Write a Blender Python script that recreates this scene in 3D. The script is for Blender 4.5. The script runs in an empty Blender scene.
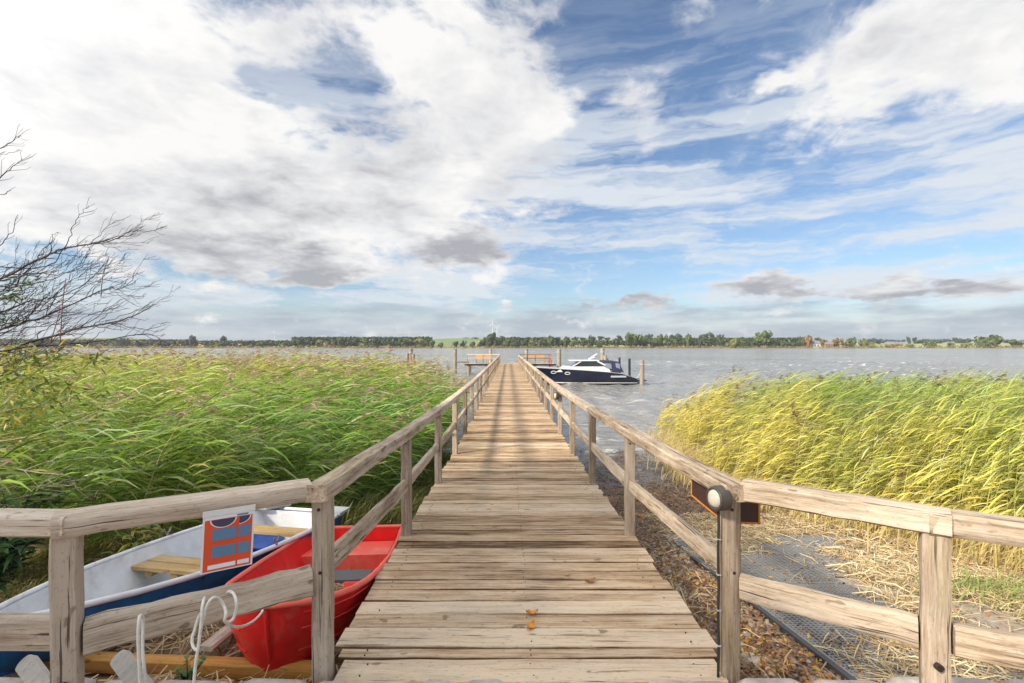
import bpy, math, random
import numpy as np
from mathutils import Vector, Matrix

random.seed(7)
RNG = np.random.default_rng(11)
C = bpy.context.scene.collection
CAMZ = 3.2          # eye height above the water (water level is z = 0)
F = 500.0           # focal length in pixels of a 1024 wide picture


def at(px, py, Y):
    """point at distance Y seen at picture position px, py (used to survey the place)"""
    return Vector(((px - 512) / F * Y, Y, CAMZ - (py - 346.5) / F * Y))


def on(px, py, z):
    """point at height z seen at picture position px, py"""
    Y = (CAMZ - z) * F / (py - 346.5)
    return Vector(((px - 512) / F * Y, Y, z))


ORG = {}


class MB:
    """collects geometry for ONE mesh object"""

    def __init__(s):
        s.v = []; s.f = []; s.g = []; s.t = []

    def add(s, verts, faces, gc=None, tint=0.5):
        b = len(s.v)
        s.v += [tuple(p) for p in verts]
        s.f += [tuple(i + b for i in f) for f in faces]
        s.g += [tuple(q) for q in (gc if gc is not None else verts)]
        s.t += [tint] * len(verts) if not hasattr(tint, '__len__') else list(tint)
        return s

    def box(s, c, size, rot=0.0, tint=0.5, M=None, bev=0.0):
        sx, sy, sz = [d / 2 for d in size]
        if bev <= 0:
            P = [(x, y, z) for x in (-sx, sx) for y in (-sy, sy) for z in (-sz, sz)]
            Fc = [(0, 1, 3, 2), (4, 6, 7, 5), (0, 4, 5, 1), (2, 3, 7, 6), (0, 2, 6, 4), (1, 5, 7, 3)]
        else:
            b = min(bev, sx * .9, sy * .9, sz * .9)
            P = []
            for z, k in ((-sz, b), (-sz + b, 0), (sz - b, 0), (sz, b)):
                ax, ay = sx - k, sy - k
                P += [(-ax + b, -ay, z), (ax - b, -ay, z), (ax, -ay + b, z), (ax, ay - b, z),
                      (ax - b, ay, z), (-ax + b, ay, z), (-ax, ay - b, z), (-ax, -ay + b, z)]
            Fc = [tuple(range(7, -1, -1)), tuple(range(24, 32))]
            for r in range(3):
                for i in range(8):
                    j = (i + 1) % 8
                    Fc.append((r * 8 + i, r * 8 + j, r * 8 + 8 + j, r * 8 + 8 + i))
        R = M if M is not None else Matrix.Rotation(rot, 3, 'Z')
        c = Vector(c)
        o = Vector((random.random() * 50, random.random() * 50, random.random() * 50))
        ax = max(range(3), key=lambda k: size[k])
        gc = [Vector((p[ax], p[(ax + 1) % 3], p[(ax + 2) % 3])) + o for p in P]
        s.add([c + R @ Vector(p) for p in P], Fc, gc, tint)
        return s

    def beam(s, p0, p1, w, h, up=(0, 0, 1), ch=0.012, seg=None, jit=0.004, tint=None, round_=False, bend=0.0, edge=0.0):
        """timber from p0 to p1 (centres of the end sections), w across, h along up; weathered, chamfered"""
        p0, p1 = Vector(p0), Vector(p1)
        d = p1 - p0; L = d.length; d.normalize()
        u = Vector(up); sd = d.cross(u).normalized(); u = sd.cross(d).normalized()
        if seg is None: seg = max(1, min(16, int(L / 0.16)))
        w2, h2 = w / 2, h / 2
        if round_:
            n = 14
            prof = [(math.cos(2 * math.pi * i / n) * w2, math.sin(2 * math.pi * i / n) * h2) for i in range(n)]
        else:
            c = min(ch, w2 * .7, h2 * .7)
            prof = [(-w2 + c, -h2), (0, -h2), (w2 - c, -h2), (w2, -h2 + c), (w2, 0), (w2, h2 - c), (w2 - c, h2), (0, h2), (-w2 + c, h2), (-w2, h2 - c), (-w2, 0), (-w2, -h2 + c)]
        n = len(prof)
        o = Vector((random.random() * 60, random.random() * 60, random.random() * 60))
        V = []; G = []
        pj = [1 + random.uniform(-1, 1) * jit / max(w2, .02) for _ in prof]
        for i in range(seg + 1):
            k = i / seg
            off = Vector((0, 0, 0))
            if 0 < i < seg: off = sd * random.uniform(-jit, jit) + u * random.uniform(-jit, jit)
            off = off + u * (-bend * 4 * k * (1 - k))
            sc = 1.0
            for q, (a, b) in enumerate(prof):
                f = pj[q] * (1 + random.uniform(-.35, .35) * jit / max(w2, .02)) * sc
                V.append(p0 + d * (L * k) + off + sd * (a * f) + u * (b * f))
                G.append(Vector((L * k, a, b)) + o)
        Fc = [(i * n + q, i * n + (q + 1) % n, (i + 1) * n + (q + 1) % n, (i + 1) * n + q) for i in range(seg) for q in range(n)]
        # shallow end cap
        V.append(p0); G.append(o); V.append(p1); G.append(Vector((L, 0, 0)) + o)
        a, b = len(V) - 2, len(V) - 1
        Fc += [(a, (q + 1) % n, q) for q in range(n)] + [(b, seg * n + q, seg * n + (q + 1) % n) for q in range(n)]
        tv = random.random() if tint is None else tint
        if edge:                                                   # sides and lower half of a board darkened: gap shade painted in
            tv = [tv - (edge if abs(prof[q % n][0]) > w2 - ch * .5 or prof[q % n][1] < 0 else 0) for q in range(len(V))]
        s.add(V, Fc, G, tv)
        return s

    def tube(s, pts, r, n=8, cap=True, tint=0.5, closed=False):
        pts = [Vector(p) for p in pts]
        m = len(pts)
        rr = r if hasattr(r, '__len__') else [r] * m
        V = []; G = []
        o = random.random() * 30
        prev = None; L = 0
        for i, p in enumerate(pts):
            if closed: t = pts[(i + 1) % m] - pts[i - 1]
            else: t = pts[min(i + 1, m - 1)] - pts[max(i - 1, 0)]
            if t.length < 1e-9: t = Vector((0, 0, 1))
            t.normalize()
            if prev is None:
                a = Vector((0, 0, 1)) if abs(t.z) < .9 else Vector((1, 0, 0))
                a = (a - t * a.dot(t)).normalized()
            else:
                a = prev - t * prev.dot(t)
                a = a.normalized() if a.length > 1e-6 else t.orthogonal().normalized()
            prev = a; b = t.cross(a)
            if i: L += (p - pts[i - 1]).length
            for q in range(n):
                th = 2 * math.pi * q / n
                V.append(p + (a * math.cos(th) + b * math.sin(th)) * rr[i])
                G.append((L + o, math.cos(th) * rr[i], math.sin(th) * rr[i] + o))
        Fc = []
        R = m if closed else m - 1
        for i in range(R):
            for q in range(n):
                i2 = (i + 1) % m
                Fc.append((i * n + q, i * n + (q + 1) % n, i2 * n + (q + 1) % n, i2 * n + q))
        if cap and not closed:
            Fc += [tuple(range(n - 1, -1, -1)), tuple(range((m - 1) * n, m * n))]
        s.add(V, Fc, G, tint)
        return s

    def cyl(s, p0, p1, r0, r1=None, n=16, tint=0.5):
        return s.tube([p0, p1], [r0, r0 if r1 is None else r1], n, True, tint)

    def prism(s, outline, M, depth, tint=0.5):
        """outline (x, y) extruded by depth along local z, placed by the 4x4 matrix M"""
        n = len(outline)
        V = [M @ Vector((x, y, 0)) for x, y in outline] + [M @ Vector((x, y, depth)) for x, y in outline]
        Fc = [tuple(range(n - 1, -1, -1)), tuple(range(n, 2 * n))] + [(i, (i + 1) % n, n + (i + 1) % n, n + i) for i in range(n)]
        s.add(V, Fc, [(x, y, 0) for x, y in outline] * 2, tint)
        return s

    def loft(s, secs, closed=False, caps=(False, False), tint=0.5):
        n = len(secs[0])
        V = [p for sec in secs for p in sec]
        Fc = []
        for i in range(len(secs) - 1):
            for q in range(n if closed else n - 1):
                Fc.append((i * n + q, i * n + (q + 1) % n, (i + 1) * n + (q + 1) % n, (i + 1) * n + q))
        if caps[0]: Fc.append(tuple(range(n - 1, -1, -1)))
        if caps[1]: Fc.append(tuple(range((len(secs) - 1) * n, len(secs) * n)))
        s.add(V, Fc, None, tint)
        return s

    def build(s, name, mat, parent=None, smooth=None, org=None):
        o0 = ORG[parent.name] if parent is not None else (Vector(org) if org is not None else Vector((0, 0, 0)))
        me = bpy.data.meshes.new(name)
        me.from_pydata([(p[0] - o0.x, p[1] - o0.y, p[2] - o0.z) for p in s.v], [], s.f)
        a = me.attributes.new('gc', 'FLOAT_VECTOR', 'POINT'); a.data.foreach_set('vector', np.array(s.g, dtype=np.float32).ravel())
        a = me.attributes.new('tint', 'FLOAT', 'POINT'); a.data.foreach_set('value', np.array(s.t, dtype=np.float32))
        me.materials.append(mat)
        if smooth is not None:
            me.polygons.foreach_set('use_smooth', [True] * len(me.polygons))
            me.set_sharp_from_angle(angle=math.radians(smooth))
        me.validate(); me.update()
        o = bpy.data.objects.new(name, me); C.objects.link(o)
        if parent is not None: o.parent = parent
        elif org is not None: o.location = o0
        ORG[o.name] = o0
        return o


def tag(o, label=None, cat=None, group=None, kind=None):
    if label: o['label'] = label
    if cat: o['category'] = cat
    if group: o['group'] = group
    if kind: o['kind'] = kind
    return o


def thing(name, label, cat, loc, group=None):
    o = bpy.data.objects.new(name, None); C.objects.link(o)
    o.empty_display_size = .2; o.location = loc
    ORG[o.name] = Vector(loc)
    return tag(o, label, cat, group)


def copy_thing(o, loc, rz=0.0, scale=1.0, label=None):
    c = o.copy(); C.objects.link(c); c.location = loc; c.rotation_euler = (0, 0, rz)
    c.scale = (scale,) * 3 if not hasattr(scale, '__len__') else scale
    if label: c['label'] = label
    for ch in list(o.children):
        d = ch.copy(); C.objects.link(d); d.parent = c
        for g in list(ch.children):
            e = g.copy(); C.objects.link(e); e.parent = d
    return c


def np_mesh(name, V, Q, mat, col=None, smooth=False):
    """big mesh from arrays: V (n,3), Q (m,4) quads, col (n,3) own colour of leaf or stalk"""
    me = bpy.data.meshes.new(name)
    me.vertices.add(len(V)); me.vertices.foreach_set('co', V.astype(np.float32).ravel())
    me.loops.add(Q.size); me.loops.foreach_set('vertex_index', Q.astype(np.int32).ravel())
    me.polygons.add(len(Q)); me.polygons.foreach_set('loop_start', np.arange(0, Q.size, 4, dtype=np.int32))
    if smooth: me.polygons.foreach_set('use_smooth', np.ones(len(Q), dtype=bool))
    if col is not None:
        a = me.attributes.new('rc', 'FLOAT_COLOR', 'POINT')
        a.data.foreach_set('color', np.concatenate([col, np.ones((len(col), 1))], 1).astype(np.float32).ravel())
    me.materials.append(mat)
    me.update(calc_edges=True)
    o = bpy.data.objects.new(name, me); C.objects.link(o)
    ORG[o.name] = Vector((0, 0, 0))
    return o


# ------------------------------------------------------------------ node helper
class NT:
    def __init__(s, tree): s.t = tree; s.n = tree.nodes; s.l = tree.links

    def new(s, typ, **kw):
        n = s.n.new(typ)
        for k, v in kw.items():
            if k == 'inp':
                for key, val in v.items(): s.put(n, key, val)
            else: setattr(n, k, v)
        return n

    def put(s, n, key, val):
        if hasattr(val, 'is_output') or isinstance(val, bpy.types.NodeSocket): s.l.new(val, n.inputs[key])
        else: n.inputs[key].default_value = val

    def math(s, op, a, b=None, c=None, clamp=False):
        n = s.n.new('ShaderNodeMath'); n.operation = op; n.use_clamp = clamp
        s.put(n, 0, a)
        if b is not None: s.put(n, 1, b)
        if c is not None: s.put(n, 2, c)
        return n.outputs[0]

    def vmath(s, op, a, b=None, out=0):
        n = s.n.new('ShaderNodeVectorMath'); n.operation = op
        s.put(n, 0, a)
        if b is not None: s.put(n, 1, b)
        return n.outputs[out]

    def noise(s, vec, scale, detail=4, rough=.55, dist=0.0, out=0, lac=2.0):
        n = s.n.new('ShaderNodeTexNoise')
        s.put(n, 'Vector', vec); s.put(n, 'Scale', scale); s.put(n, 'Detail', detail); s.put(n, 'Roughness', rough); s.put(n, 'Distortion', dist); s.put(n, 'Lacunarity', lac)
        return n.outputs[out]

    def ramp(s, fac, stops, interp='LINEAR'):
        n = s.n.new('ShaderNodeValToRGB'); n.color_ramp.interpolation = interp
        e = n.color_ramp.elements
        while len(e) < len(stops): e.new(.5)
        for i, (p, c) in enumerate(stops):
            e[i].position = p; e[i].color = (*c, 1) if hasattr(c, '__len__') else (c, c, c, 1)
        s.l.new(fac, n.inputs[0])
        return n.outputs[0]

    def mix(s, fac, a, b, mode='MIX'):
        n = s.n.new('ShaderNodeMix'); n.data_type = 'RGBA'; n.blend_type = mode
        s.put(n, 0, fac)
        for k, v in ((6, a), (7, b)):
            if not isinstance(v, bpy.types.NodeSocket): v = (*v, 1) if len(v) == 3 else v
            s.put(n, k, v)
        return n.outputs[2]

    def sstep(s, x, a, b, lo=0.0, hi=1.0):
        n = s.n.new('ShaderNodeMapRange'); n.interpolation_type = 'SMOOTHSTEP'
        s.put(n, 0, x); s.put(n, 1, a); s.put(n, 2, b); s.put(n, 3, lo); s.put(n, 4, hi)
        return n.outputs[0]

    def scale(s, vec, sc, loc=(0, 0, 0)):
        n = s.n.new('ShaderNodeMapping'); s.put(n, 'Vector', vec); n.inputs['Scale'].default_value = sc; n.inputs['Location'].default_value = loc
        return n.outputs[0]


def mat(name):
    m = bpy.data.materials.new(name); m.use_nodes = True
    m.node_tree.nodes.clear()
    t = NT(m.node_tree)
    out = t.new('ShaderNodeOutputMaterial')
    b = t.new('ShaderNodeBsdfPrincipled')
    t.l.new(b.outputs[0], out.inputs[0])
    return m, t, b, out
# ------------------------------------------------------------------ camera, sun, sky
sc = bpy.context.scene
cam = bpy.data.cameras.new('camera'); co = bpy.data.objects.new('camera', cam); C.objects.link(co)
co.location = (0, 0, CAMZ); co.rotation_euler = (math.radians(90), 0, 0)
cam.sensor_width = 36; cam.lens = F / 1024 * 36; cam.shift_y = 5 / 1024; cam.clip_start = .05; cam.clip_end = 9000
sc.camera = co
sc.view_settings.view_transform = 'Standard'; sc.view_settings.look = 'None'
sc.view_settings.gamma = 1; sc.view_settings.exposure = 0.40; sc.view_settings.use_curve_mapping = False

SUN = Vector((-.70, -.50, .56)).normalized()
sl = bpy.data.lights.new('sun', 'SUN'); sl.energy = 5.0; sl.angle = math.radians(7.0); sl.color = (1, .90, .74)
so = bpy.data.objects.new('sun', sl); C.objects.link(so)
so.rotation_euler = (-SUN).to_track_quat('-Z', 'Y').to_euler(); so.location = SUN * 60

w = bpy.data.worlds.new('World'); sc.world = w; w.use_nodes = True
w.node_tree.nodes.clear(); T = NT(w.node_tree)
wo = T.new('ShaderNodeOutputWorld')
sky = T.new('ShaderNodeTexSky', sky_type='NISHITA')
sky.sun_disc = False; sky.sun_elevation = math.asin(SUN.z); sky.sun_rotation = math.atan2(SUN.x, SUN.y)
sky.air_density = 1.0; sky.dust_density = .6; sky.ozone_density = 4.0
bgs = T.new('ShaderNodeBackground', inp={'Strength': .105}); T.l.new(sky.outputs[0], bgs.inputs[0])

D = T.new('ShaderNodeTexCoord').outputs['Generated']
D = T.vmath('NORMALIZE', D)
sp = T.new('ShaderNodeSeparateXYZ'); T.l.new(D, sp.inputs[0])
X, Y, Z = sp.outputs
Zp = T.math('MAXIMUM', Z, 0.0)
az = T.math('ARCTAN2', X, Y); el = T.math('ARCSINE', Zp)
ae = T.new('ShaderNodeCombineXYZ', inp={0: az, 1: el, 2: 0.0}).outputs[0]
den = T.math('ADD', Zp, .20)
pl = T.new('ShaderNodeCombineXYZ', inp={0: T.math('DIVIDE', X, den), 1: T.math('DIVIDE', Y, den), 2: 0.0}).outputs[0]


def azel(px, py):
    u, v = (px - 512) / F, (346.5 - py) / F
    return math.atan(u), math.atan2(v, math.hypot(1, u))


# domain warp keeps the cloud outlines ragged
warp = T.vmath('SUBTRACT', T.noise(pl, 2.2, 4, .62, out=1), (.5, .5, .5))
wsc = T.new('ShaderNodeVectorMath', operation='SCALE'); T.l.new(warp, wsc.inputs[0]); wsc.inputs[3].default_value = .20
T.l.new(T.sstep(el, .02, .34, .05, .20), wsc.inputs[3])
aew = T.vmath('ADD', ae, wsc.outputs[0])


def blobs(lst, src):
    """soft masses of cloud at fixed bearings and heights: (px, py, half width, half height, turn, weight)"""
    tot = None
    for px, py, rx, ry, rot, wt in lst:
        a, e = azel(px, py)
        k = math.cos(a)
        m = T.new('ShaderNodeMapping', vector_type='TEXTURE')
        T.l.new(src, m.inputs[0])
        m.inputs['Location'].default_value = (a, e, 0); m.inputs['Rotation'].default_value = (0, 0, math.radians(rot))
        m.inputs['Scale'].default_value = (rx / F * k, ry / F * k, 1)
        g = T.sstep(T.vmath('LENGTH', m.outputs[0], out=1), 0.0, 1.6, wt, 0.0)
        tot = g if tot is None else T.math('ADD', tot, g)
    return tot


LIGHT = [  # masses of bright cloud (+) and blue holes (-)
    (0, 60, 330, 190, 0, .50), (150, 20, 300, 60, 0, .22), (150, 165, 260, 80, -6, .40), (400, 185, 190, 44, -6, .30),
    (465, 60, 120, 75, -15, .62), (570, 125, 100, 45, -30, .22), (645, 125, 40, 55, 25, .36), (700, 10, 110, 30, 0, .26), (575, 70, 34, 90, 20, -.30), (735, 40, 40, 50, 10, -.2),
    (965, 25, 130, 60, 8, .55), (872, 78, 46, 24, 0, .25), (772, 75, 28, 20, 0, .62), (735, 104, 14, 12, 0, .35), (770, 150, 90, 20, -10, .42), (1015, 110, 40, 26, 0, .33),
    (225, 245, 110, 34, -5, .46), (335, 268, 44, 20, 10, .58), (460, 250, 56, 22, 5, .58), (488, 278, 20, 9, 0, .42), (215, 288, 24, 8, 0, .46), (420, 285, 20, 8, 0, .32),
    (762, 286, 38, 14, 5, .66), (888, 287, 26, 14, 6, .62), (938, 291, 40, 12, 4, .60), (1008, 284, 44, 12, 0, .62), (810, 293, 22, 9, 0, .5), (730, 240, 16, 9, 0, .3),
    (590, 303, 26, 11, 0, .5), (642, 303, 32, 11, 0, .5), (500, 306, 30, 8, 0, .4), (620, 60, 60, 60, 10, .12), (700, 165, 50, 20, -25, .22),
    (335, 88, 52, 32, 14, -.58), (240, 96, 70, 22, 20, -.50), (95, 105, 42, 16, 20, -.44), (205, 75, 40, 14, 25, -.2), (690, 135, 50, 70, 30, -.34), (600, 150, 60, 20, -30, -.2), (800, 60, 40, 40, 20, -.20),
    (850, 180, 210, 60, -4, -.26), (640, 200, 130, 30, -15, -.15), (60, 300, 170, 16, 0, -.30), (380, 300, 230, 14, 0, -.22)]
cov = blobs(LIGHT, aew)
n1 = T.noise(pl, 1.5, 7, .60, .12)
n2 = T.noise(pl, 5.5, 5, .62, .2)
n3 = T.noise(T.scale(ae, (1, 1.7, 1)), 17.0, 5, .6, .0)
far_ = T.sstep(el, .10, .26)
fb = T.math('ADD', T.math('MULTIPLY', T.math('ADD', T.math('MULTIPLY', n1, .85), T.math('MULTIPLY', n2, .74)), far_), T.math('MULTIPLY', T.math('ADD', T.math('MULTIPLY', n3, 1.0), .24), T.math('SUBTRACT', 1.0, far_)))       # about 0.72 on average
dens = T.math('ADD', cov, T.math('SUBTRACT', T.math('MULTIPLY', fb, 1.35), 1.12))
dens = T.math('ADD', dens, T.sstep(el, .66, .95, 0.0, .45))  # extra cloud overhead, out of view, added to whiten the ambient light
alpha = T.sstep(dens, -.05, .38)
# thin streaks of high cloud across the lower sky
st = T.scale(ae, (1.0, 8.0, 1)); st.node.inputs['Rotation'].default_value = (0, 0, math.radians(-4))
sw = T.new('ShaderNodeVectorMath', operation='SCALE'); T.l.new(warp, sw.inputs[0]); sw.inputs[3].default_value = .35
cir = T.noise(T.vmath('ADD', st, sw.outputs[0]), 2.4, 6, .58, .0)
cirm = T.math('MULTIPLY', T.sstep(cir, .36, .62), T.math('MULTIPLY', T.sstep(el, .66, .30), T.sstep(el, .02, .09)))
veil = T.math('MULTIPLY', T.sstep(T.math('ADD', T.math('MULTIPLY', n1, .6), T.math('MULTIPLY', n2, .4)), .40, .66), T.sstep(el, .12, .4))
thin = T.math('MAXIMUM', T.math('MULTIPLY', cirm, .92), T.math('MULTIPLY', veil, .60))
# low bank over the horizon
lown = T.noise(T.scale(ae, (4, 22, 1)), 1.6, 4, .6)
bank = T.math('MULTIPLY', T.sstep(T.math('ADD', el, T.math('MULTIPLY', T.math('SUBTRACT', lown, .5), .10)), .095, .035), .92)
# grey in the cloud: dense, low, away from the light
GREY = [(225, 258, 120, 28, -5, .75), (215, 205, 170, 34, 0, .34), (335, 270, 44, 13, 10, .5), (460, 248, 60, 18, 8, .95), (440, 165, 160, 40, -10, .26), (550, 180, 70, 30, -20, .36), (490, 95, 40, 40, 0, .25),
        (762, 290, 60, 16, 0, .85), (930, 291, 130, 16, 0, .85), (610, 305, 110, 14, 0, .9),
        (200, 62, 150, 34, 12, .55), (520, 60, 60, 40, 30, .22), (930, 60, 90, 30, 8, .30), (330, 190, 130, 30, -5, .25), (100, 105, 70, 26, 10, .34), (620, 110, 70, 36, 20, .24), (30, 20, 180, 90, 0, -.4), (450, 45, 70, 36, 0, -.24)]
gm = blobs(GREY, aew)
n1b = T.noise(T.vmath('ADD', pl, (.07, .16, 0)), 1.5, 5, .60, .12)
relief = T.math('SUBTRACT', n1b, n1)
core = T.sstep(dens, .25, .9)
shade = T.math('ADD', T.math('ADD', T.math('MULTIPLY', gm, 1.0), T.math('MULTIPLY', relief, 1.5)), T.math('ADD', T.math('MULTIPLY', core, .10), T.math('SUBTRACT', T.math('MULTIPLY', n2, .9), .42)), clamp=True)
ccol = T.ramp(shade, [(0, (1.0, .99, .975)), (.35, (.84, .84, .85)), (.6, (.70, .70, .72)), (.8, (.56, .56, .59)), (1, (.44, .45, .49))])
bcol = T.ramp(lown, [(.35, (.42, .49, .58)), (.65, (.62, .67, .72))])
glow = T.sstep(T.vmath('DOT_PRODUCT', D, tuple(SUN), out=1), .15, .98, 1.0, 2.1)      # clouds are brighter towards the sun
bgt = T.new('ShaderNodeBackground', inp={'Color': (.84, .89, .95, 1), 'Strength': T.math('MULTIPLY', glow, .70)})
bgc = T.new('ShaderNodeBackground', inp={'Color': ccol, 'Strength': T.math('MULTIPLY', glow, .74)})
bgb = T.new('ShaderNodeBackground', inp={'Color': bcol, 'Strength': .74})


def mixs(f, a, b):
    n = T.new('ShaderNodeMixShader'); T.put(n, 0, f); T.l.new(a, n.inputs[1]); T.l.new(b, n.inputs[2]); return n.outputs[0]


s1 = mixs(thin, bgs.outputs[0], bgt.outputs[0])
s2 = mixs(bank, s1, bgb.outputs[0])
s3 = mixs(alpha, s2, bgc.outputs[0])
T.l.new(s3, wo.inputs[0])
w.cycles.sampling_method = 'MANUAL'; w.cycles.sample_map_resolution = 512
for n in T.n:
    if n.bl_idname == 'ShaderNodeTexNoise': n.noise_dimensions = '2D'
# ------------------------------------------------------------------ materials
def lerp(x, xs, ys): return float(np.interp(x, xs, ys))


def wood(name, stops, rough=.8, crack=.7, grain=(1.6, 26, 26), bump=.35, green=0.0, light=1.0):
    m, t, b, out = mat(name)
    g = t.new('ShaderNodeAttribute', attribute_name='gc').outputs['Vector']
    ti = t.new('ShaderNodeAttribute', attribute_name='tint').outputs['Fac']
    n1 = t.noise(t.scale(g, (grain[0], grain[1] * 1.5, grain[2] * 1.5)), 1.0, 5, .7, .06)
    n2 = t.noise(t.scale(g, (grain[0] * 4, grain[1] * 7, grain[2] * 7)), 1.0, 3, .75)
    n3 = t.noise(t.scale(g, (2.2, 6, 6)), 1.0, 5, .68)
    v = t.math('ADD', t.math('MULTIPLY', n1, .60), t.math('ADD', t.math('MULTIPLY', n2, .40), t.math('MULTIPLY', n3, .45)))
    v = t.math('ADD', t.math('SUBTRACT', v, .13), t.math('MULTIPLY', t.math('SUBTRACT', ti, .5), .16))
    c = t.ramp(v, stops)
    # long drying cracks and knots
    cr = t.noise(t.scale(g, (1.7, 62, 62)), 1.0, 3, .6, .08)
    crm = t.math('MULTIPLY', t.sstep(cr, .62, .67), crack)
    c = t.mix(crm, c, (.045, .032, .024))
    # silver-grey weathering in patches, small knots and pitting
    gw = t.noise(t.scale(g, (1.6, 9, 9), (3, 9, 4)), 1.0, 5, .7)
    c = t.mix(t.math('MULTIPLY', t.sstep(gw, .47, .66), .45), c, t.mix(1.0, c, (.86, .93, 1.0), 'MULTIPLY'))
    kn = t.noise(t.scale(g, (7, 13, 13), (1, 4, 8)), 1.0, 2, .5)
    c = t.mix(t.math('MULTIPLY', t.sstep(kn, .68, .73), .6), c, (.10, .062, .038))
    pit = t.noise(t.scale(g, (26, 70, 70)), 1.0, 3, .7)
    c = t.mix(t.math('MULTIPLY', t.sstep(pit, .56, .70), .38), c, (.09, .062, .042))
    if green > 0:
        gn = t.noise(t.scale(g, (1.1, 6, 6), (7, 3, 1)), 1.0, 4, .65)
        c = t.mix(t.math('MULTIPLY', t.sstep(gn, .54, .72), green), c, (.27, .25, .10))
    t.l.new(c, b.inputs['Base Color'])
    b.inputs['Roughness'].default_value = rough; b.inputs['Specular IOR Level'].default_value = .25
    bh = t.math('SUBTRACT', t.math('ADD', t.math('MULTIPLY', n1, .6), t.math('MULTIPLY', n2, .5)), t.math('MULTIPLY', crm, 1.2))
    bp = t.new('ShaderNodeBump', inp={'Strength': bump, 'Distance': .012, 'Height': bh}); t.l.new(bp.outputs[0], b.inputs['Normal'])
    return m


M = {}
M['deck'] = wood('deck_wood', [(.35, (.085, .046, .022)), (.46, (.28, .178, .098)), (.58, (.47, .335, .21)), (.76, (.64, .51, .37))], crack=.75, grain=(1.4, 24, 24), green=.30)
M['rail'] = wood('rail_wood', [(.36, (.10, .066, .040)), (.46, (.31, .23, .155)), (.58, (.49, .39, .29)), (.76, (.66, .56, .45))], crack=.9, grain=(1.8, 26, 26), green=.18)
M['post'] = wood('post_wood', [(.33, (.07, .045, .028)), (.46, (.19, .135, .09)), (.58, (.32, .24, .17)), (.76, (.50, .41, .32))], crack=.85, grain=(2.0, 30, 30), green=.42)
M['pile'] = wood('pile_wood', [(.36, (.12, .10, .075)), (.55, (.30, .25, .19)), (.75, (.46, .40, .32))], crack=.6)
M['dark_wood'] = wood('dark_timber', [(.36, (.05, .038, .03)), (.55, (.13, .10, .075)), (.75, (.24, .19, .14))], crack=.5)  # dark timber of joists, crossbeams, boom and right head rail
M['thwart'] = wood('varnished_board', [(.36, (.26, .14, .05)), (.55, (.48, .31, .13)), (.75, (.62, .45, .24))], rough=.5, crack=.25)
M['orange_wood'] = wood('treated_orange_timber', [(.36, (.28, .12, .02)), (.55, (.44, .21, .045)), (.75, (.56, .30, .09))], rough=.7, crack=.3)
M['bench'] = wood('bench_wood', [(.36, (.36, .17, .05)), (.55, (.58, .30, .10)), (.75, (.68, .40, .17))], rough=.6, crack=.2)
M['pale_rail'] = wood('pale_rail_wood', [(.36, (.34, .29, .22)), (.55, (.54, .48, .40)), (.75, (.68, .62, .54))], crack=.3)
M['cut_end'] = wood('cut_board', [(.36, (.34, .30, .25)), (.55, (.50, .46, .40)), (.75, (.62, .58, .52))], crack=.4)


def plain(name, col, rough=.5, metal=0.0, spec=.5, var=.12, scale=6, dirt=None, coat=0.0, emit=0):
    m, t, b, out = mat(name)
    g = t.new('ShaderNodeAttribute', attribute_name='gc').outputs['Vector']
    n = t.noise(g, scale, 4, .6)
    hi = tuple(min(1, c * (1 + var)) for c in col); lo = tuple(c * (1 - var) for c in col)
    c = t.ramp(n, [(.3, lo), (.7, hi)])
    if dirt:
        d = t.noise(g, scale * .7, 6, .7, .5)
        c = t.mix(t.math('MULTIPLY', t.sstep(d, .5, .75), dirt[1]), c, dirt[0])
    t.l.new(c, b.inputs['Base Color'])
    b.inputs['Roughness'].default_value = rough; b.inputs['Metallic'].default_value = metal; b.inputs['Specular IOR Level'].default_value = spec
    b.inputs['Coat Weight'].default_value = coat
    t.l.new(t.math('ADD', t.math('MULTIPLY', n, .25), rough - .12), b.inputs['Roughness'])
    return m


M['red_hull'] = plain('red_gelcoat', (.80, .018, .018), .35, coat=.2, dirt=((.58, .15, .11), .6), scale=9)
M['red_faded'] = plain('faded_red_gelcoat', (.85, .13, .09), .5, dirt=((.80, .38, .30), .5), scale=5)
M['black_pad'] = plain('black_board', (.10, .10, .115), .55)
M['blue_hull'] = plain('dark_blue_paint', (.008, .12, .34), .32, coat=.2, dirt=((.04, .20, .42), .5), var=.35, scale=7)
M['white_inner'] = plain('grey_white_gelcoat', (.74, .75, .77), .5, dirt=((.40, .38, .33), .6), scale=5)
M['pale_blue'] = plain('pale_blue_floor', (.30, .44, .62), .5, dirt=((.20, .23, .24), .5))
M['blue_plastic'] = plain('blue_plastic', (.015, .07, .33), .35)
M['white_plastic'] = plain('white_plastic', (.72, .72, .70), .45, dirt=((.5, .48, .42), .3))
M['grey_plate'] = plain('grey_plate', (.42, .44, .47), .4, dirt=((.25, .25, .24), .4))
M['chrome'] = plain('chrome', (.75, .76, .78), .18, metal=1.0)
M['galv'] = plain('galvanised_steel', (.25, .245, .235), .65, metal=.15, dirt=((.16, .13, .10), .6))
M['mat_dark'] = plain('dark_grey_mat', (.19, .185, .175), .8, dirt=((.34, .27, .19), .6), scale=9)
M['steel_edge'] = plain('dark_steel_edge', (.07, .07, .075), .5, metal=.4, dirt=((.18, .12, .08), .4))
M['rope'] = plain('white_rope', (.70, .68, .62), .85, dirt=((.45, .40, .33), .5), scale=40)
M['cord'] = plain('brown_cord', (.33, .20, .10), .9)
M['black_rubber'] = plain('black_rubber', (.022, .022, .024), .6)
M['lamp_ring'] = plain('bronze_lamp_ring', (.055, .048, .04), .45, dirt=((.16, .12, .08), .4))
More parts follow.
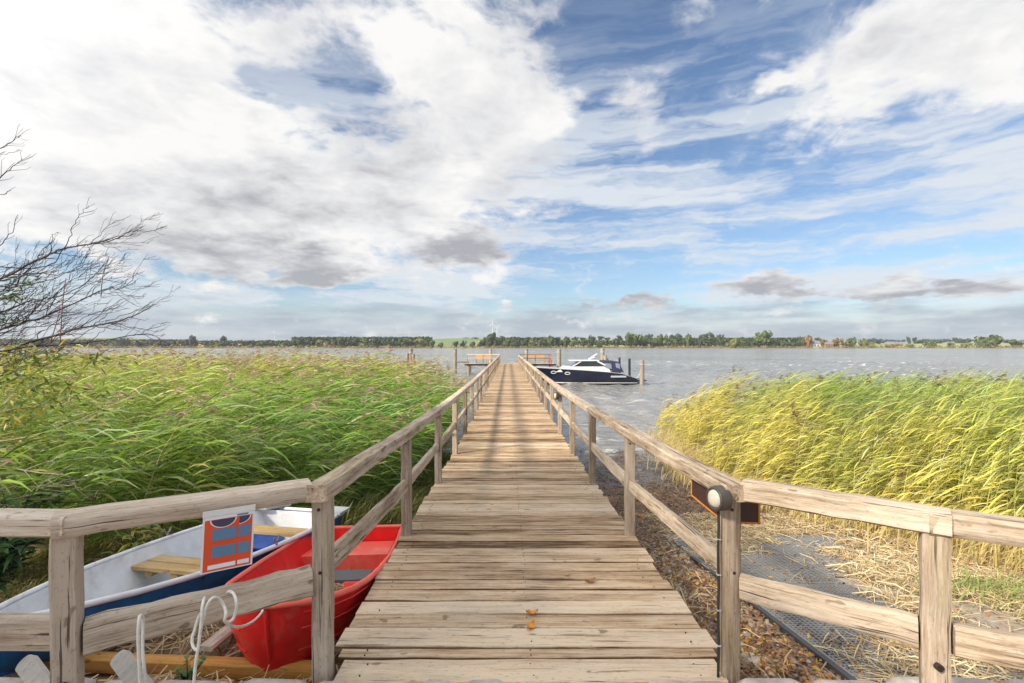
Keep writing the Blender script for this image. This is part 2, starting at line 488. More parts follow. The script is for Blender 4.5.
M['lens'] = plain('frosted_lens', (.50, .46, .38), .4, dirt=((.45, .42, .36), .3), scale=20)
M['sign_face'] = plain('dark_brown_board', (.045, .018, .016), .5)
M['sign_edge'] = plain('orange_edge', (.58, .20, .02), .6)
M['sheet_red'] = plain('orange_red_print', (.72, .085, .03), .35, var=.05)
M['print_white'] = plain('white_print', (.80, .80, .82), .35, var=.03)
M['print_blue'] = plain('grey_blue_print', (.11, .22, .36), .4, var=.06)
M['print_purple'] = plain('dark_purple_print', (.065, .05, .11), .35, var=.06)
M['stone'] = plain('granite', (.44, .40, .35), .85, var=.3, scale=14, dirt=((.22, .19, .15), .5))
M['bolt'] = plain('rusty_bolt', (.05, .035, .03), .6, metal=.5)
M['navy'] = plain('navy_gelcoat', (.005, .009, .03), .16, coat=.6)
M['deck_beige'] = plain('beige_foredeck', (.40, .36, .31), .5)
M['boat_white'] = plain('white_gelcoat', (.72, .71, .68), .25, coat=.3)
M['boat_glass'] = plain('tinted_glass', (.012, .016, .022), .05, spec=.8)
M['canvas'] = plain('navy_canvas', (.016, .022, .06), .75)
M['canvas_win'] = plain('clear_vinyl', (.20, .22, .27), .12, spec=.7)
M['red_board'] = plain('red_board', (.62, .09, .03), .5)
M['antifoul'] = plain('black_antifouling', (.012, .012, .014), .5)
M['turbine'] = plain('turbine_white', (.60, .63, .67), .5)
M['roof_grey'] = plain('slate_roof', (.20, .19, .19), .7)
M['roof_red'] = plain('tile_roof', (.30, .11, .06), .7)
M['wall_brick'] = plain('brick_wall', (.36, .20, .13), .8)
M['wall_white'] = plain('white_wall', (.66, .64, .60), .8)
M['window'] = plain('window_glass', (.05, .06, .07), .1)
M['bark'] = wood('bark', [(.36, (.05, .04, .032)), (.55, (.12, .095, .075)), (.75, (.22, .18, .15))], crack=.5, grain=(6, 30, 30))
M['twig'] = plain('bare_twig', (.05, .033, .034), .8, var=.3)
M['twig_red'] = plain('red_brown_twig', (.17, .05, .03), .8, var=.3)
M['twig_pale'] = plain('pale_twig', (.42, .34, .24), .8, var=.3)
M['orange_leaf'] = plain('orange_leaf', (.58, .24, .025), .6, var=.25, scale=30)
M['brown_leaf'] = plain('brown_leaf', (.25, .11, .035), .65, var=.25, scale=30)


def leafy(name, trans=.35, rough=.55, mul=1.0):
    m, t, b, out = mat(name)
    a = t.new('ShaderNodeAttribute', attribute_name='rc').outputs['Color']
    t.l.new(a, b.inputs['Base Color'])
    b.inputs['Roughness'].default_value = rough; b.inputs['Specular IOR Level'].default_value = .5
    if trans > 0:
        tr = t.new('ShaderNodeBsdfTranslucent'); t.l.new(a, tr.inputs[0])
        mx = t.new('ShaderNodeMixShader', inp={0: trans}); t.l.new(b.outputs[0], mx.inputs[1]); t.l.new(tr.outputs[0], mx.inputs[2])
        t.l.new(mx.outputs[0], out.inputs[0])
    return m


M['leaf'] = leafy('foliage', .40, .42)
M['litter'] = leafy('dry_litter', .0, .8)
M['crown'] = leafy('far_foliage', .15, .8)

# ground: path, gravel, straw coloured soil, dark wrack and wet mud, by height above the water
m, t, b, out = mat('ground_soil'); M['ground'] = m
P = t.new('ShaderNodeTexCoord').outputs['Object']
s3_ = t.new('ShaderNodeSeparateXYZ'); t.l.new(P, s3_.inputs[0]); hz = s3_.outputs[2]
n1 = t.noise(P, 1.3, 6, .65); n2 = t.noise(P, 9, 6, .7); n3 = t.noise(P, 42, 4, .7)
v = t.math('ADD', t.math('MULTIPLY', n1, .3), t.math('ADD', t.math('MULTIPLY', n2, .4), t.math('MULTIPLY', n3, .3)))
dry = t.ramp(v, [(.36, (.10, .062, .038)), (.48, (.24, .16, .098)), (.58, (.38, .28, .18)), (.72, (.52, .42, .30))])
wrack = t.ramp(v, [(.36, (.06, .04, .028)), (.47, (.15, .10, .065)), (.57, (.27, .19, .125)), (.70, (.40, .31, .22))])
mud = t.ramp(v, [(.40, (.035, .028, .024)), (.50, (.09, .075, .064)), (.62, (.22, .20, .18))])
hh = t.math('ADD', hz, t.math('MULTIPLY', t.math('SUBTRACT', n1, .5), .35))
c = t.mix(t.sstep(hh, .48, .82), wrack, dry)
wet = t.math('ADD', t.math('ADD', hz, t.math('MULTIPLY', t.math('SUBTRACT', n1, .5), .30)), t.math('MULTIPLY', t.math('SUBTRACT', n2, .5), .55))
c = t.mix(t.sstep(wet, .26, .08), c, mud)
t.l.new(c, b.inputs['Base Color'])
t.l.new(t.sstep(wet, -.04, .24, .10, .9), b.inputs['Roughness'])
bp = t.new('ShaderNodeBump', inp={'Strength': .9, 'Distance': .05, 'Height': v}); t.l.new(bp.outputs[0], b.inputs['Normal'])

# concrete ramp
m, t, b, out = mat('ramp_concrete'); M['ramp'] = m
P = t.new('ShaderNodeTexCoord').outputs['Object']
v = t.math('ADD', t.math('MULTIPLY', t.noise(P, 2.2, 6, .65), .6), t.math('MULTIPLY', t.noise(P, 30, 4, .7), .4))
t.l.new(t.ramp(v, [(.36, (.20, .155, .11)), (.52, (.38, .32, .25)), (.68, (.50, .45, .38))]), b.inputs['Base Color'])
b.inputs['Roughness'].default_value = .9
bp = t.new('ShaderNodeBump', inp={'Strength': .4, 'Distance': .01, 'Height': v}); t.l.new(bp.outputs[0], b.inputs['Normal'])

# water: grey wind-driven chop, shallow near the bank, white caps
m, t, b, out = mat('lake_water'); M['water'] = m
P = t.new('ShaderNodeTexCoord').outputs['Object']
s3_ = t.new('ShaderNodeSeparateXYZ'); t.l.new(P, s3_.inputs[0])
Yd = s3_.outputs[1]
near = t.noise(t.scale(P, (2.2, 5.0, 1)), 1.0, 5, .65, .4)
midn = t.noise(t.scale(P, (.55, 1.3, 1)), 1.0, 5, .6, .4)
farn = t.noise(t.scale(P, (.10, .25, 1)), 1.0, 5, .6, .4)
h = t.math('ADD', t.math('MULTIPLY', near, t.sstep(Yd, 45, 12, .0, .10)), t.math('ADD', t.math('MULTIPLY', midn, .34), t.math('MULTIPLY', farn, t.sstep(Yd, 40, 200, .2, 1.6))))
bp = t.new('ShaderNodeBump', inp={'Strength': 1.0, 'Distance': 1.1, 'Height': h}); t.l.new(bp.outputs[0], b.inputs['Normal'])
gust = t.noise(t.scale(P, (.012, .03, 1)), 1.0, 4, .6)
deep = t.ramp(gust, [(.35, (.185, .185, .175)), (.65, (.27, .262, .245))])
shal = t.ramp(near, [(.35, (.22, .215, .205)), (.65, (.32, .31, .295))])
base = t.mix(t.sstep(Yd, 60, 14), deep, shal)
fo = t.noise(t.scale(P, (.28, .9, 1)), 1.0, 6, .7, .6)
fb_ = t.noise(t.scale(P, (.03, .05, 1)), 1.0, 2, .5)
foam = t.math('MULTIPLY', t.sstep(fo, .575, .64), t.math('MULTIPLY', t.sstep(fb_, .42, .62), t.sstep(Yd, 18, 45)))
# small breaking lines along the bank
sw_ = t.math('ADD', Yd, t.math('MULTIPLY', t.math('SUBTRACT', t.noise(t.scale(P, (.35, .5, 1)), 1.0, 4, .6), .5), 3.0))
line = t.math('SINE', t.math('MULTIPLY', sw_, 2.6))
shore = t.math('MULTIPLY', t.sstep(t.math('ADD', line, t.math('MULTIPLY', t.math('SUBTRACT', near, .5), 1.2)), .86, 1.15), t.sstep(Yd, 22, 17))
foam = t.math('MAXIMUM', foam, t.math('MULTIPLY', shore, .8))
c = t.mix(foam, base, (.72, .73, .72))
t.l.new(c, b.inputs['Base Color'])
t.l.new(t.math('ADD', t.math('MULTIPLY', foam, .6), .12), b.inputs['Roughness'])
b.inputs['IOR'].default_value = 1.33; b.inputs['Specular IOR Level'].default_value = .5

# far shore fields
m, t, b, out = mat('far_fields'); M['fields'] = m
a = t.new('ShaderNodeAttribute', attribute_name='rc').outputs['Color']
P = t.new('ShaderNodeTexCoord').outputs['Object']
n = t.noise(P, .03, 6, .7)
c = t.mix(1.0, a, t.ramp(n, [(.3, .75), (.7, 1.2)]), 'MULTIPLY')
t.l.new(c, b.inputs['Base Color']); b.inputs['Roughness'].default_value = .95
# ------------------------------------------------------------------ ground, water, far shore
GY = [-60, 2.40, 2.50, 5.3, 7, 8.6, 10, 13, 16, 22, 40, 120]
GZ = [1.54, 1.54, 1.33, .93, .62, .28, .04, -.015, -.20, -.7, -1.5, -3]


def gz(x, y):
    k = np.clip((x - .5) / 1.2, 0, 1)
    ys = np.where(y > 5.3, 5.3 + (y - 5.3) / (1 + .36 * k), y)
    return np.interp(ys, GY, GZ)


def gzf(x, y): return float(gz(np.array(float(x)), np.array(float(y))))


def rough_noise(x, y):
    return (np.sin(x * 3.1 + y * 1.7) * np.sin(y * 2.6 - x * 1.3 + 1) * .5 + np.sin(x * 7.7 - y * 5.1 + 2) * np.sin(y * 8.3 + x * 2.2) * .3 + np.sin(x * 17 + y * 13) * np.sin(y * 19 - x * 11) * .2)


xs = np.concatenate([np.linspace(-60, -9, 18)[:-1], np.arange(-9, 9, .11), np.linspace(9, 60, 18)])
ys = np.concatenate([np.linspace(-30, 1.8, 10)[:-1], np.arange(1.8, 2.35, .15), [2.40, 2.42, 2.46, 2.50], np.arange(2.6, 18, .11), np.linspace(18, 120, 20)])
gx, gy = np.meshgrid(xs, ys)
zz = gz(gx, gy)
amp = np.where((gy > 2.6) & (gy < 20), .035, 0.012)
onramp = (gx > 1.85) & (gx < 4.4) & (gy > 2.5) & (gy < 6.6)
zz = zz - .07 * ((gx < -1.0) & (gy > 2.55) & (gy < 3.35))
zz = zz + rough_noise(gx, gy) * np.where(onramp, 0.0, amp) - np.where(onramp, .03, 0)
V = np.stack([gx, gy, zz], -1).reshape(-1, 3)
nx, ny = len(xs), len(ys)
ii = np.arange(nx * ny).reshape(ny, nx)
Q = np.stack([ii[:-1, :-1], ii[:-1, 1:], ii[1:, 1:], ii[1:, :-1]], -1).reshape(-1, 4)
o = np_mesh('ground', V, Q, M['ground'], None, True); tag(o, kind='structure')

rs = MB()
for k in range(9):
    pass
ry = np.linspace(2.52, 6.5, 14)
secs = [[(1.88 + .02 * math.sin(y * 5), y, gzf(1.9, y) - .06), (1.88 + .02 * math.sin(y * 5), y, gzf(1.9, y) - .004), (4.34 + .05 * math.sin(y * 3), y, gzf(4.3, y) - .004), (4.34 + .05 * math.sin(y * 3), y, gzf(4.3, y) - .06)] for y in ry]
rs.loft(secs, closed=True, caps=(True, True))
o = rs.build('boat_ramp', M['ramp']); tag(o, kind='structure')

# water with real waves near the pier
dx = .27
wx = np.arange(-26, 92, dx); wy = np.arange(8.5, 112, dx)
gx, gy = np.meshgrid(wx, wy)
hz_ = np.zeros_like(gx)
R2 = np.random.default_rng(3)
for k in range(34):
    lam = .9 * (1.11 ** k) if k < 20 else R2.uniform(1.0, 5.5)
    lam = min(lam, 6.5)
    th = math.radians(R2.normal(-18, 26))
    kx, ky = math.cos(th) * 2 * math.pi / lam, math.sin(th) * 2 * math.pi / lam
    ph = kx * gx + ky * gy + R2.uniform(0, 6.28)
    a = .0088 * lam ** .75
    hz_ += a * (np.sin(ph) + .28 * np.sin(2 * ph + .6))
ed = np.minimum(np.minimum(gx - wx[0], wx[-1] - gx), wy[-1] - gy)
fade = np.clip(ed / 8, 0, 1) * np.clip((gy - 15) / 8, .12, 1)
V = np.stack([gx, gy, hz_ * fade], -1).reshape(-1, 3)
nx, ny = len(wx), len(wy)
ii = np.arange(nx * ny).reshape(ny, nx)
Q1 = np.stack([ii[:-1, :-1], ii[:-1, 1:], ii[1:, 1:], ii[1:, :-1]], -1).reshape(-1, 4)
x0, x1, y0, y1 = wx[0], wx[-1], wy[0], wy[-1]
BX, BY = 3200, 1150
ex = [(-BX, y0), (x0, y0), (x1, y0), (BX, y0), (-BX, y1), (x0, y1), (x1, y1), (BX, y1), (-BX, BY), (x0, BY), (x1, BY), (BX, BY)]
n0 = len(V)
V = np.concatenate([V, np.array([(a, b_, 0) for a, b_ in ex])])
Q2 = np.array([(0, 1, 5, 4), (2, 3, 7, 6), (4, 5, 9, 8), (5, 6, 10, 9), (6, 7, 11, 10)]) + n0
o = np_mesh('water', V, np.concatenate([Q1, Q2]), M['water'], None, True); tag(o, kind='structure')

# far shore: low land with fields rising behind the lake
fx = np.linspace(-2900, 2900, 330); fy = np.concatenate([[900, 912, 922, 935, 960], np.linspace(990, 2600, 50)])
gx, gy = np.meshgrid(fx, fy)
px_ = gx / gy * F + 512
hill = 1.0 + np.interp(px_, [-300, 0, 120, 200, 250, 330, 395, 450, 520, 640, 760, 880, 1000, 1300], [26, 26, 24, 20, 10, 12, 20, 26, 23, 20, 18, 9, 12, 14]) * np.clip((gy - 960) / 420, 0, 1) ** .9
hill = hill + np.sin(gx * .011 + 1) * 1.6 * np.clip((gy - 960) / 300, 0, 1)
hill = np.where(gy > 1700, hill - (gy - 1700) * .012, hill)
z = np.where(gy < 905, -1.5, np.where(gy < 915, .7, hill))
col = np.zeros(gx.shape + (3,)); col[:] = (.15, .17, .07)
pal = [(.33, .25, .12), (.13, .21, .05), (.24, .23, .10), (.40, .30, .16), (.10, .16, .05), (.20, .25, .07)]
cell = (np.floor(px_ / 37.0) * 3 + np.floor((gy - 950) / 140.0) * 5).astype(int)
for i, p in enumerate(pal): col[(cell % 6) == i] = p
col[gy < 940] = (.22, .17, .09)
col[(px_ > 428) & (px_ < 474) & (gy > 1010)] = (.14, .20, .07)
col[(px_ > 428) & (px_ < 474) & (gy > 940) & (gy <= 1010)] = (.30, .27, .08)
col[(px_ > 592) & (px_ < 625) & (gy > 940) & (gy < 1080)] = (.34, .34, .09)
col[(px_ > 625) & (px_ < 735) & (gy > 940) & (gy < 1080)] = (.40, .27, .15)
col[(px_ > 130) & (px_ < 250) & (gy > 940) & (gy < 1300)] = (.27, .19, .13)
col[(px_ > 855) & (gy > 940)] = (.30, .32, .10)
V = np.stack([gx, gy, z], -1).reshape(-1, 3)
nx, ny = len(fx), len(fy)
ii = np.arange(nx * ny).reshape(ny, nx)
Q = np.stack([ii[:-1, :-1], ii[:-1, 1:], ii[1:, 1:], ii[1:, :-1]], -1).reshape(-1, 4)
o = np_mesh('far_shore', V, Q, M['fields'], col.reshape(-1, 3), True); tag(o, kind='structure')


def farz(x, y):
    p = x / y * F + 512
    h = 1.0 + np.interp(p, [-300, 0, 120, 200, 250, 330, 395, 450, 520, 640, 760, 880, 1000, 1300], [26, 26, 24, 20, 10, 12, 20, 26, 23, 20, 18, 9, 12, 14]) * max(0, min(1, (y - 960) / 420)) ** .9
    return h


# ------------------------------------------------------------------ far trees
CROWN = {}
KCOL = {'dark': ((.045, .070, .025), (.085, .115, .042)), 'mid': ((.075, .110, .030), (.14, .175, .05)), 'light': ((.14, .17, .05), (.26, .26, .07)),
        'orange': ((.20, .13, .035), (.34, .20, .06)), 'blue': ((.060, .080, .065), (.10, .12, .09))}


def crown_mesh(kind, var, shape):
    key = (kind, var, shape)
    if key in CROWN: return CROWN[key]
    r = np.random.default_rng({'round': 1, 'tall': 2, 'wide': 3}[shape] * 101 + var * 17)
    lob = r.integers(11, 15)
    V = []; Q = []; col = []
    for l in range(lob):
        if shape == 'tall': c = np.array([r.normal(0, .16), r.normal(0, .16), r.uniform(.18, .95)]); R = r.uniform(.16, .30)
        elif shape == 'wide': c = np.array([r.normal(0, .42), r.normal(0, .3), r.uniform(.18, .62)]); R = r.uniform(.22, .38)
        else: c = np.array([r.normal(0, .27), r.normal(0, .27), r.uniform(.18, .78)]); R = r.uniform(.20, .34)
        cs = r.uniform(.75, 1.3)
        for q in range(60):
            d = r.normal(size=3); d /= np.linalg.norm(d)
            p = c + d * R * r.uniform(.55, 1.08)
            a = r.normal(size=3); a -= d * a.dot(d) * .6; a /= np.linalg.norm(a); b_ = np.cross(d, a); b_ /= np.linalg.norm(b_)
            s_ = r.uniform(.035, .085)
            n = len(V)
            V += [p - a * s_ - b_ * s_ * .6, p + a * s_ * .8 - b_ * s_, p + a * s_ + b_ * s_ * .7, p - a * s_ * .6 + b_ * s_]
            Q.append((n, n + 1, n + 2, n + 3))
            lo, hi = KCOL[kind]; f = r.uniform(0, 1)
            cc = [(lo[i] * (1 - f) + hi[i] * f) * cs for i in range(3)]
            col += [cc] * 4
    V = np.array(V); V[:, 2] *= 1.0 / V[:, 2].max()
    V[:, 0] /= np.abs(V[:, 0]).max(); V[:, 1] /= np.abs(V[:, 1]).max()
    tmp = np_mesh('crown', V, np.array(Q), M['crown'], np.array(col))
    me = tmp.data; bpy.data.objects.remove(tmp)
    CROWN[key] = me
    return me


tb = MB(); tb.tube([(0, 0, 0), (.01, 0, .25), (-.01, .01, .55)], [.045, .03, .012], 6)
_t = tb.build('trunk', M['bark']); TRUNK = _t.data; bpy.data.objects.remove(_t)

FAR = []


def far_tree(px, top, wpx, kind, shape='round', Y=None, base=None, name='far_tree'):
    Y = Y or (925 + random.uniform(-8, 25))
    X_ = (px - 512) / F * Y
    z0 = farz(X_, Y)
    h = CAMZ - (top - 346.5) / F * Y - z0
    w_ = wpx / F * Y / 2
    h = max(h, 2.0)
    o = bpy.data.objects.new(name, None); C.objects.link(o); o.location = (X_, Y, z0 - .2)
    o.rotation_euler = (0, 0, random.choice([0, 0, math.pi]) + random.uniform(-.4, .4)); o.scale = (w_, w_, h)
    ORG[o.name] = Vector((0, 0, 0))
    c = bpy.data.objects.new('crown', crown_mesh(kind, random.randrange(4), shape)); C.objects.link(c); c.parent = o
    if h > 7:
        tr = bpy.data.objects.new('trunk', TRUNK); C.objects.link(tr); tr.parent = o
    FAR.append((px, Y, o, kind, shape, h))
    return o


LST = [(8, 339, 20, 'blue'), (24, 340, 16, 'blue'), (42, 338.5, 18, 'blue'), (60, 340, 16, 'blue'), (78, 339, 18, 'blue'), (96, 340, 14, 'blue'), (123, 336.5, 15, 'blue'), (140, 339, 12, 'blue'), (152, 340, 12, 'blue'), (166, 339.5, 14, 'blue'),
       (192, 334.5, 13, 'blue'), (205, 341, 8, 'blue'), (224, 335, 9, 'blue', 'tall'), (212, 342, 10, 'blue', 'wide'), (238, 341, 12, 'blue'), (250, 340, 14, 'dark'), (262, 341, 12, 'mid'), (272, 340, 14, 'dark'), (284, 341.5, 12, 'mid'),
       (299, 337, 13, 'dark'), (310, 336, 15, 'dark'), (304, 342, 12, 'light'), (318, 341, 10, 'light'), (323, 338.5, 12, 'dark'), (334, 341, 10, 'orange'), (342, 336, 18, 'dark'), (345, 342, 9, 'light'), (356, 337, 16, 'dark'), (366, 337, 15, 'mid'),
       (377, 336, 17, 'dark'), (390, 336.5, 15, 'dark'), (400, 337.5, 12, 'mid'), (408, 338, 16, 'mid'), (420, 337.5, 17, 'light'), (432, 339.5, 12, 'mid'), (441, 342, 8, 'mid'), (456, 340.5, 7, 'dark'), (463, 340, 8, 'dark'), (473, 341, 8, 'dark'), (480, 341, 7, 'dark'),
       (490, 332, 13, 'dark', 'tall'), (484, 338, 10, 'dark'), (499, 336.5, 13, 'dark'), (508, 338, 13, 'mid'), (516, 338, 12, 'dark'), (526, 337, 13, 'dark'), (533, 338.5, 10, 'light'), (540, 337, 10, 'mid'), (549, 335, 17, 'mid'),
       (566, 336, 14, 'dark'), (573, 340, 8, 'mid'), (584, 338, 8, 'dark'), (592, 334.5, 10, 'dark', 'tall'), (600, 341, 9, 'dark', 'wide'), (617, 337, 10, 'dark'), (632, 331.5, 22, 'mid'), (644, 336, 10, 'dark'), (660, 333.5, 17, 'mid'), (652, 339, 10, 'dark'),
       (675, 338, 12, 'mid'), (688, 333, 12, 'mid'), (699, 336, 12, 'dark'), (722, 338, 12, 'dark'), (733, 336.5, 12, 'light'), (730, 341, 12, 'light', 'wide'), (744, 338.5, 14, 'mid'), (752, 339, 12, 'dark'), (763, 329.5, 22, 'mid'),
       (774, 337, 12, 'dark'), (784, 339.5, 14, 'dark', 'wide'), (796, 340, 14, 'dark', 'wide'), (808, 334.5, 13, 'orange'), (800, 341.5, 10, 'light'), (823, 338, 9, 'orange'), (836, 337.5, 15, 'orange'), (853, 336.5, 12, 'mid'), (845, 341, 8, 'mid'), (863, 337.5, 11, 'light'),
       (872, 342, 14, 'light', 'wide'), (893, 343, 16, 'orange', 'wide'), (910, 343, 12, 'light', 'wide'), (934, 340.5, 18, 'mid', 'wide'), (952, 342, 10, 'mid', 'wide'), (966, 342, 10, 'light', 'wide'), (990, 334, 30, 'mid'), (982, 337, 14, 'mid'), (1016, 338.5, 16, 'mid')]
for e in LST: far_tree(*e)
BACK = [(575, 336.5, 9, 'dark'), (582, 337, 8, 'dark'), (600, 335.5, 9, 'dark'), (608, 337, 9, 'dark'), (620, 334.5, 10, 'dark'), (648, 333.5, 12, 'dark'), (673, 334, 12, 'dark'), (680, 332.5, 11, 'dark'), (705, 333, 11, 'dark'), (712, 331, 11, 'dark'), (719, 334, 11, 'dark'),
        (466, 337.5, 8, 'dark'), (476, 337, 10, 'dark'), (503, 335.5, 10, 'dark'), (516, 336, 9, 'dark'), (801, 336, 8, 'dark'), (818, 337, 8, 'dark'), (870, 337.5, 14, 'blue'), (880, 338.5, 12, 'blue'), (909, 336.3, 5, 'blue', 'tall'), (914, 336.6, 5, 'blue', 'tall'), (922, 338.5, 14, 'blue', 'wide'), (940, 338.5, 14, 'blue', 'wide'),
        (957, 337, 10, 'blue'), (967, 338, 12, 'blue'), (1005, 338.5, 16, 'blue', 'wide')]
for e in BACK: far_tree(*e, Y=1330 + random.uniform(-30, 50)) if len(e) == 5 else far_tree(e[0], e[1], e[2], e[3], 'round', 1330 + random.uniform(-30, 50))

# labels by what a tree stands next to
MARKS = [(275, 'the lone wind turbine'), (452, 'the bright green field'), (495, 'the pair of white turbines'), (600, "the cruiser's white mast"), (642, "the cruiser's stern pile"), (763, 'the tallest far oak'), (832, 'the far houses'), (990, 'the broad far willow')]
ORD = ['', 'second ', 'third ', 'fourth ', 'fifth ', 'sixth ', 'seventh ', 'eighth ', 'ninth ', 'tenth ', 'eleventh ', 'twelfth ', 'thirteenth ', 'fourteenth ', 'fifteenth ', 'sixteenth ']
KN = {'dark': 'dark green', 'mid': 'mid green', 'light': 'yellow-green', 'orange': 'autumn orange', 'blue': 'hazy grey-green'}
SN = {'round': 'tree', 'tall': 'slender tree', 'wide': 'low spreading bush'}
used = {}
for px, Y, o, kind, shape, h in sorted(FAR, key=lambda e: e[0]):
    if abs(px - 763) < .1: tag(o, 'tallest rounded oak on the far shore, well right of the cruiser', 'tree', 'trees along the far shore'); continue
    if abs(px - 990) < .1: tag(o, 'broad rounded willow alone near the right end of the far shore', 'tree', 'trees along the far shore'); continue
    mk = min(MARKS, key=lambda q: abs(q[0] - px)); side = 'left' if px < mk[0] else 'right'
    used.setdefault((mk[1], side, Y > 1200, kind, shape), []).append((abs(px - mk[0]), o))
for (mk, side, back, kind, shape), L in used.items():
    for i, (d, o) in enumerate(sorted(L, key=lambda e: e[0])):
        kn = KN[kind]
        tag(o, f"{ORD[i]}{kn} {SN[shape]} {'on ridge' if back else 'by far water'} {side} of {mk}", 'tree' if shape != 'wide' else 'bush', 'trees along the far shore')

# hazy wood along the far left hill and the reed fringe of the far bank, each one mass
def mass(name, spans, kind, label):
    r = np.random.default_rng(5)
    V = []; Q = []; col = []
    for x0, x1, t0, b0, Y, dens in spans:
        for k in range(int((x1 - x0) * dens)):
            px = r.uniform(x0, x1); yy = Y + r.uniform(-12, 12); X_ = (px - 512) / F * yy
            zt = CAMZ - (t0 + r.normal(0, .35) - 346.5) / F * yy; zb = CAMZ - (b0 - 346.5) / F * yy
            zc = r.uniform(zb, zt) if r.random() < .75 else zt
            s_ = r.uniform(1.0, 2.2) if kind != 'reed' else r.uniform(.5, 1.0)
            d = r.normal(size=3); d /= np.linalg.norm(d); a = np.cross(d, r.normal(size=3)); a /= np.linalg.norm(a)
            p = np.array([X_, yy, zc]); n = len(V)
            V += [p - d * s_ - a * s_, p + d * s_ - a * s_ * .8, p + d * s_ * .9 + a * s_, p - d * s_ * .7 + a * s_]; Q.append((n, n + 1, n + 2, n + 3))
            lo, hi = KCOL[kind] if kind in KCOL else ((.16, .13, .06), (.26, .21, .09)); f = r.random()
            col += [[lo[i] * (1 - f) + hi[i] * f for i in range(3)]] * 4
    o = np_mesh(name, np.array(V), np.array(Q), M['crown'], np.array(col)); tag(o, label, 'woodland' if kind in KCOL else 'reeds', kind='stuff')


mass('distant_wood', [(-60, 190, 340.5, 346, 960, 16), (190, 300, 341.5, 346, 955, 14), (292, 432, 338.0, 346, 975, 24), (484, 560, 338.4, 346, 970, 22), (635, 800, 338.8, 346, 975, 22), (560, 640, 341.5, 345, 965, 10), (865, 905, 340.2, 341.5, 1420, 6), (920, 985, 340.0, 341.5, 1420, 6)], 'dark', 'dark mass of woodland and hedges along the far shore')
mass('far_reed_fringe', [(-60, 1100, 346.2, 347.6, 912, 5)], 'reed', 'brown reed fringe along the far waterline')


# ------------------------------------------------------------------ houses and turbines far away
def house(px, base, wpx, hpx, wall, roof, label, Y=940):
    X_ = (px - 512) / F * Y; z0 = farz(X_, Y) - .2
    w_ = wpx / F * Y; h = hpx / F * Y; d = 8.0
    t_ = thing('far_house', label, 'house', (X_, Y, z0), 'houses on the far shore')
    b_ = MB(); b_.box((X_, Y, z0 + h * .28), (w_, d, h * .56)); b_.build('wall', wall, t_)
    r_ = MB(); zt = z0 + h * .56
    r_.loft([[(X_ - w_ * .55, Y - d * .6, zt), (X_ - w_ * .55, Y, z0 + h), (X_ - w_ * .55, Y + d * .6, zt)], [(X_ + w_ * .55, Y - d * .6, zt), (X_ + w_ * .55, Y, z0 + h), (X_ + w_ * .55, Y + d * .6, zt)]], closed=True, caps=(True, True))
    rf = r_.build('roof', roof, t_)
    c_ = MB(); c_.box((X_ + w_ * .2, Y, z0 + h), (.9, .9, 1.6)); c_.build('chimney', wall, rf)
    for k in (-.3, 0, .3):
        q = MB(); q.box((X_ + w_ * k, Y - d / 2 - .03, z0 + h * .3), (w_ * .12, .1, h * .25)); q.build('window', M['window'], t_)


house(814, 345, 10, 7, M['wall_white'], M['roof_grey'], 'white far house with grey roof beside the tall orange tree')
house(828, 345, 8, 6, M['wall_brick'], M['roof_grey'], 'brick far house between two autumn orange trees', 935)
house(850, 345, 8, 6.5, M['wall_brick'], M['roof_red'], 'red roofed far house right of the autumn orange trees', 945)


def turbine(px, hub, Y, rot, blade, label):
    X_ = (px - 512) / F * Y; zh = CAMZ - (hub - 346.5) / F * Y; z0 = farz(X_, Y) if Y < 2000 else 8
    t_ = thing('wind_turbine', label, 'wind turbine', (X_, Y, z0), 'wind turbines on the skyline')
    q = MB(); q.tube([(X_, Y, z0), (X_, Y, zh)], [1.9, 1.2], 10); q.build('tower', M['turbine'], t_)
    q = MB(); q.box((X_, Y, zh + 1), (4, 9, 4), bev=.8); q.build('nacelle', M['turbine'], t_)
    for k in range(3):
        a = rot + k * 2 * math.pi / 3
        d = Vector((math.sin(a), 0, math.cos(a)))
        q = MB(); q.tube([Vector((X_, Y - 5.5, zh + 1)) + d * s for s in (0, blade * .2, blade * .6, blade)], [1.0, 1.5, .9, .25], 6); q.build('blade', M['turbine'], t_)


turbine(275, 332.5, 2300, .3, 15, 'lone white wind turbine on the skyline above the left reed bed')
turbine(492.5, 324.5, 2100, .1, 24, 'taller white wind turbine behind the slender dark far tree')
turbine(497, 328, 2500, .9, 22, 'shorter white wind turbine just right of its taller twin')
# ------------------------------------------------------------------ the pier
def axis(y): return .088 - .007 * y


DY = [2.3, 4.4, 6.7, 9, 11, 70]; DZ = [1.575, 1.49, 1.40, 1.34, 1.32, 1.295]
RY = [2.3, 4.55, 6.6, 8.65, 10.7, 13, 70]; RZ = [2.455, 2.376, 2.32, 2.28, 2.255, 2.235, 2.19]


def deckz(y): return lerp(y, DY, DZ)
def railz(y): return lerp(y, RY, RZ)     # underside of the handrail


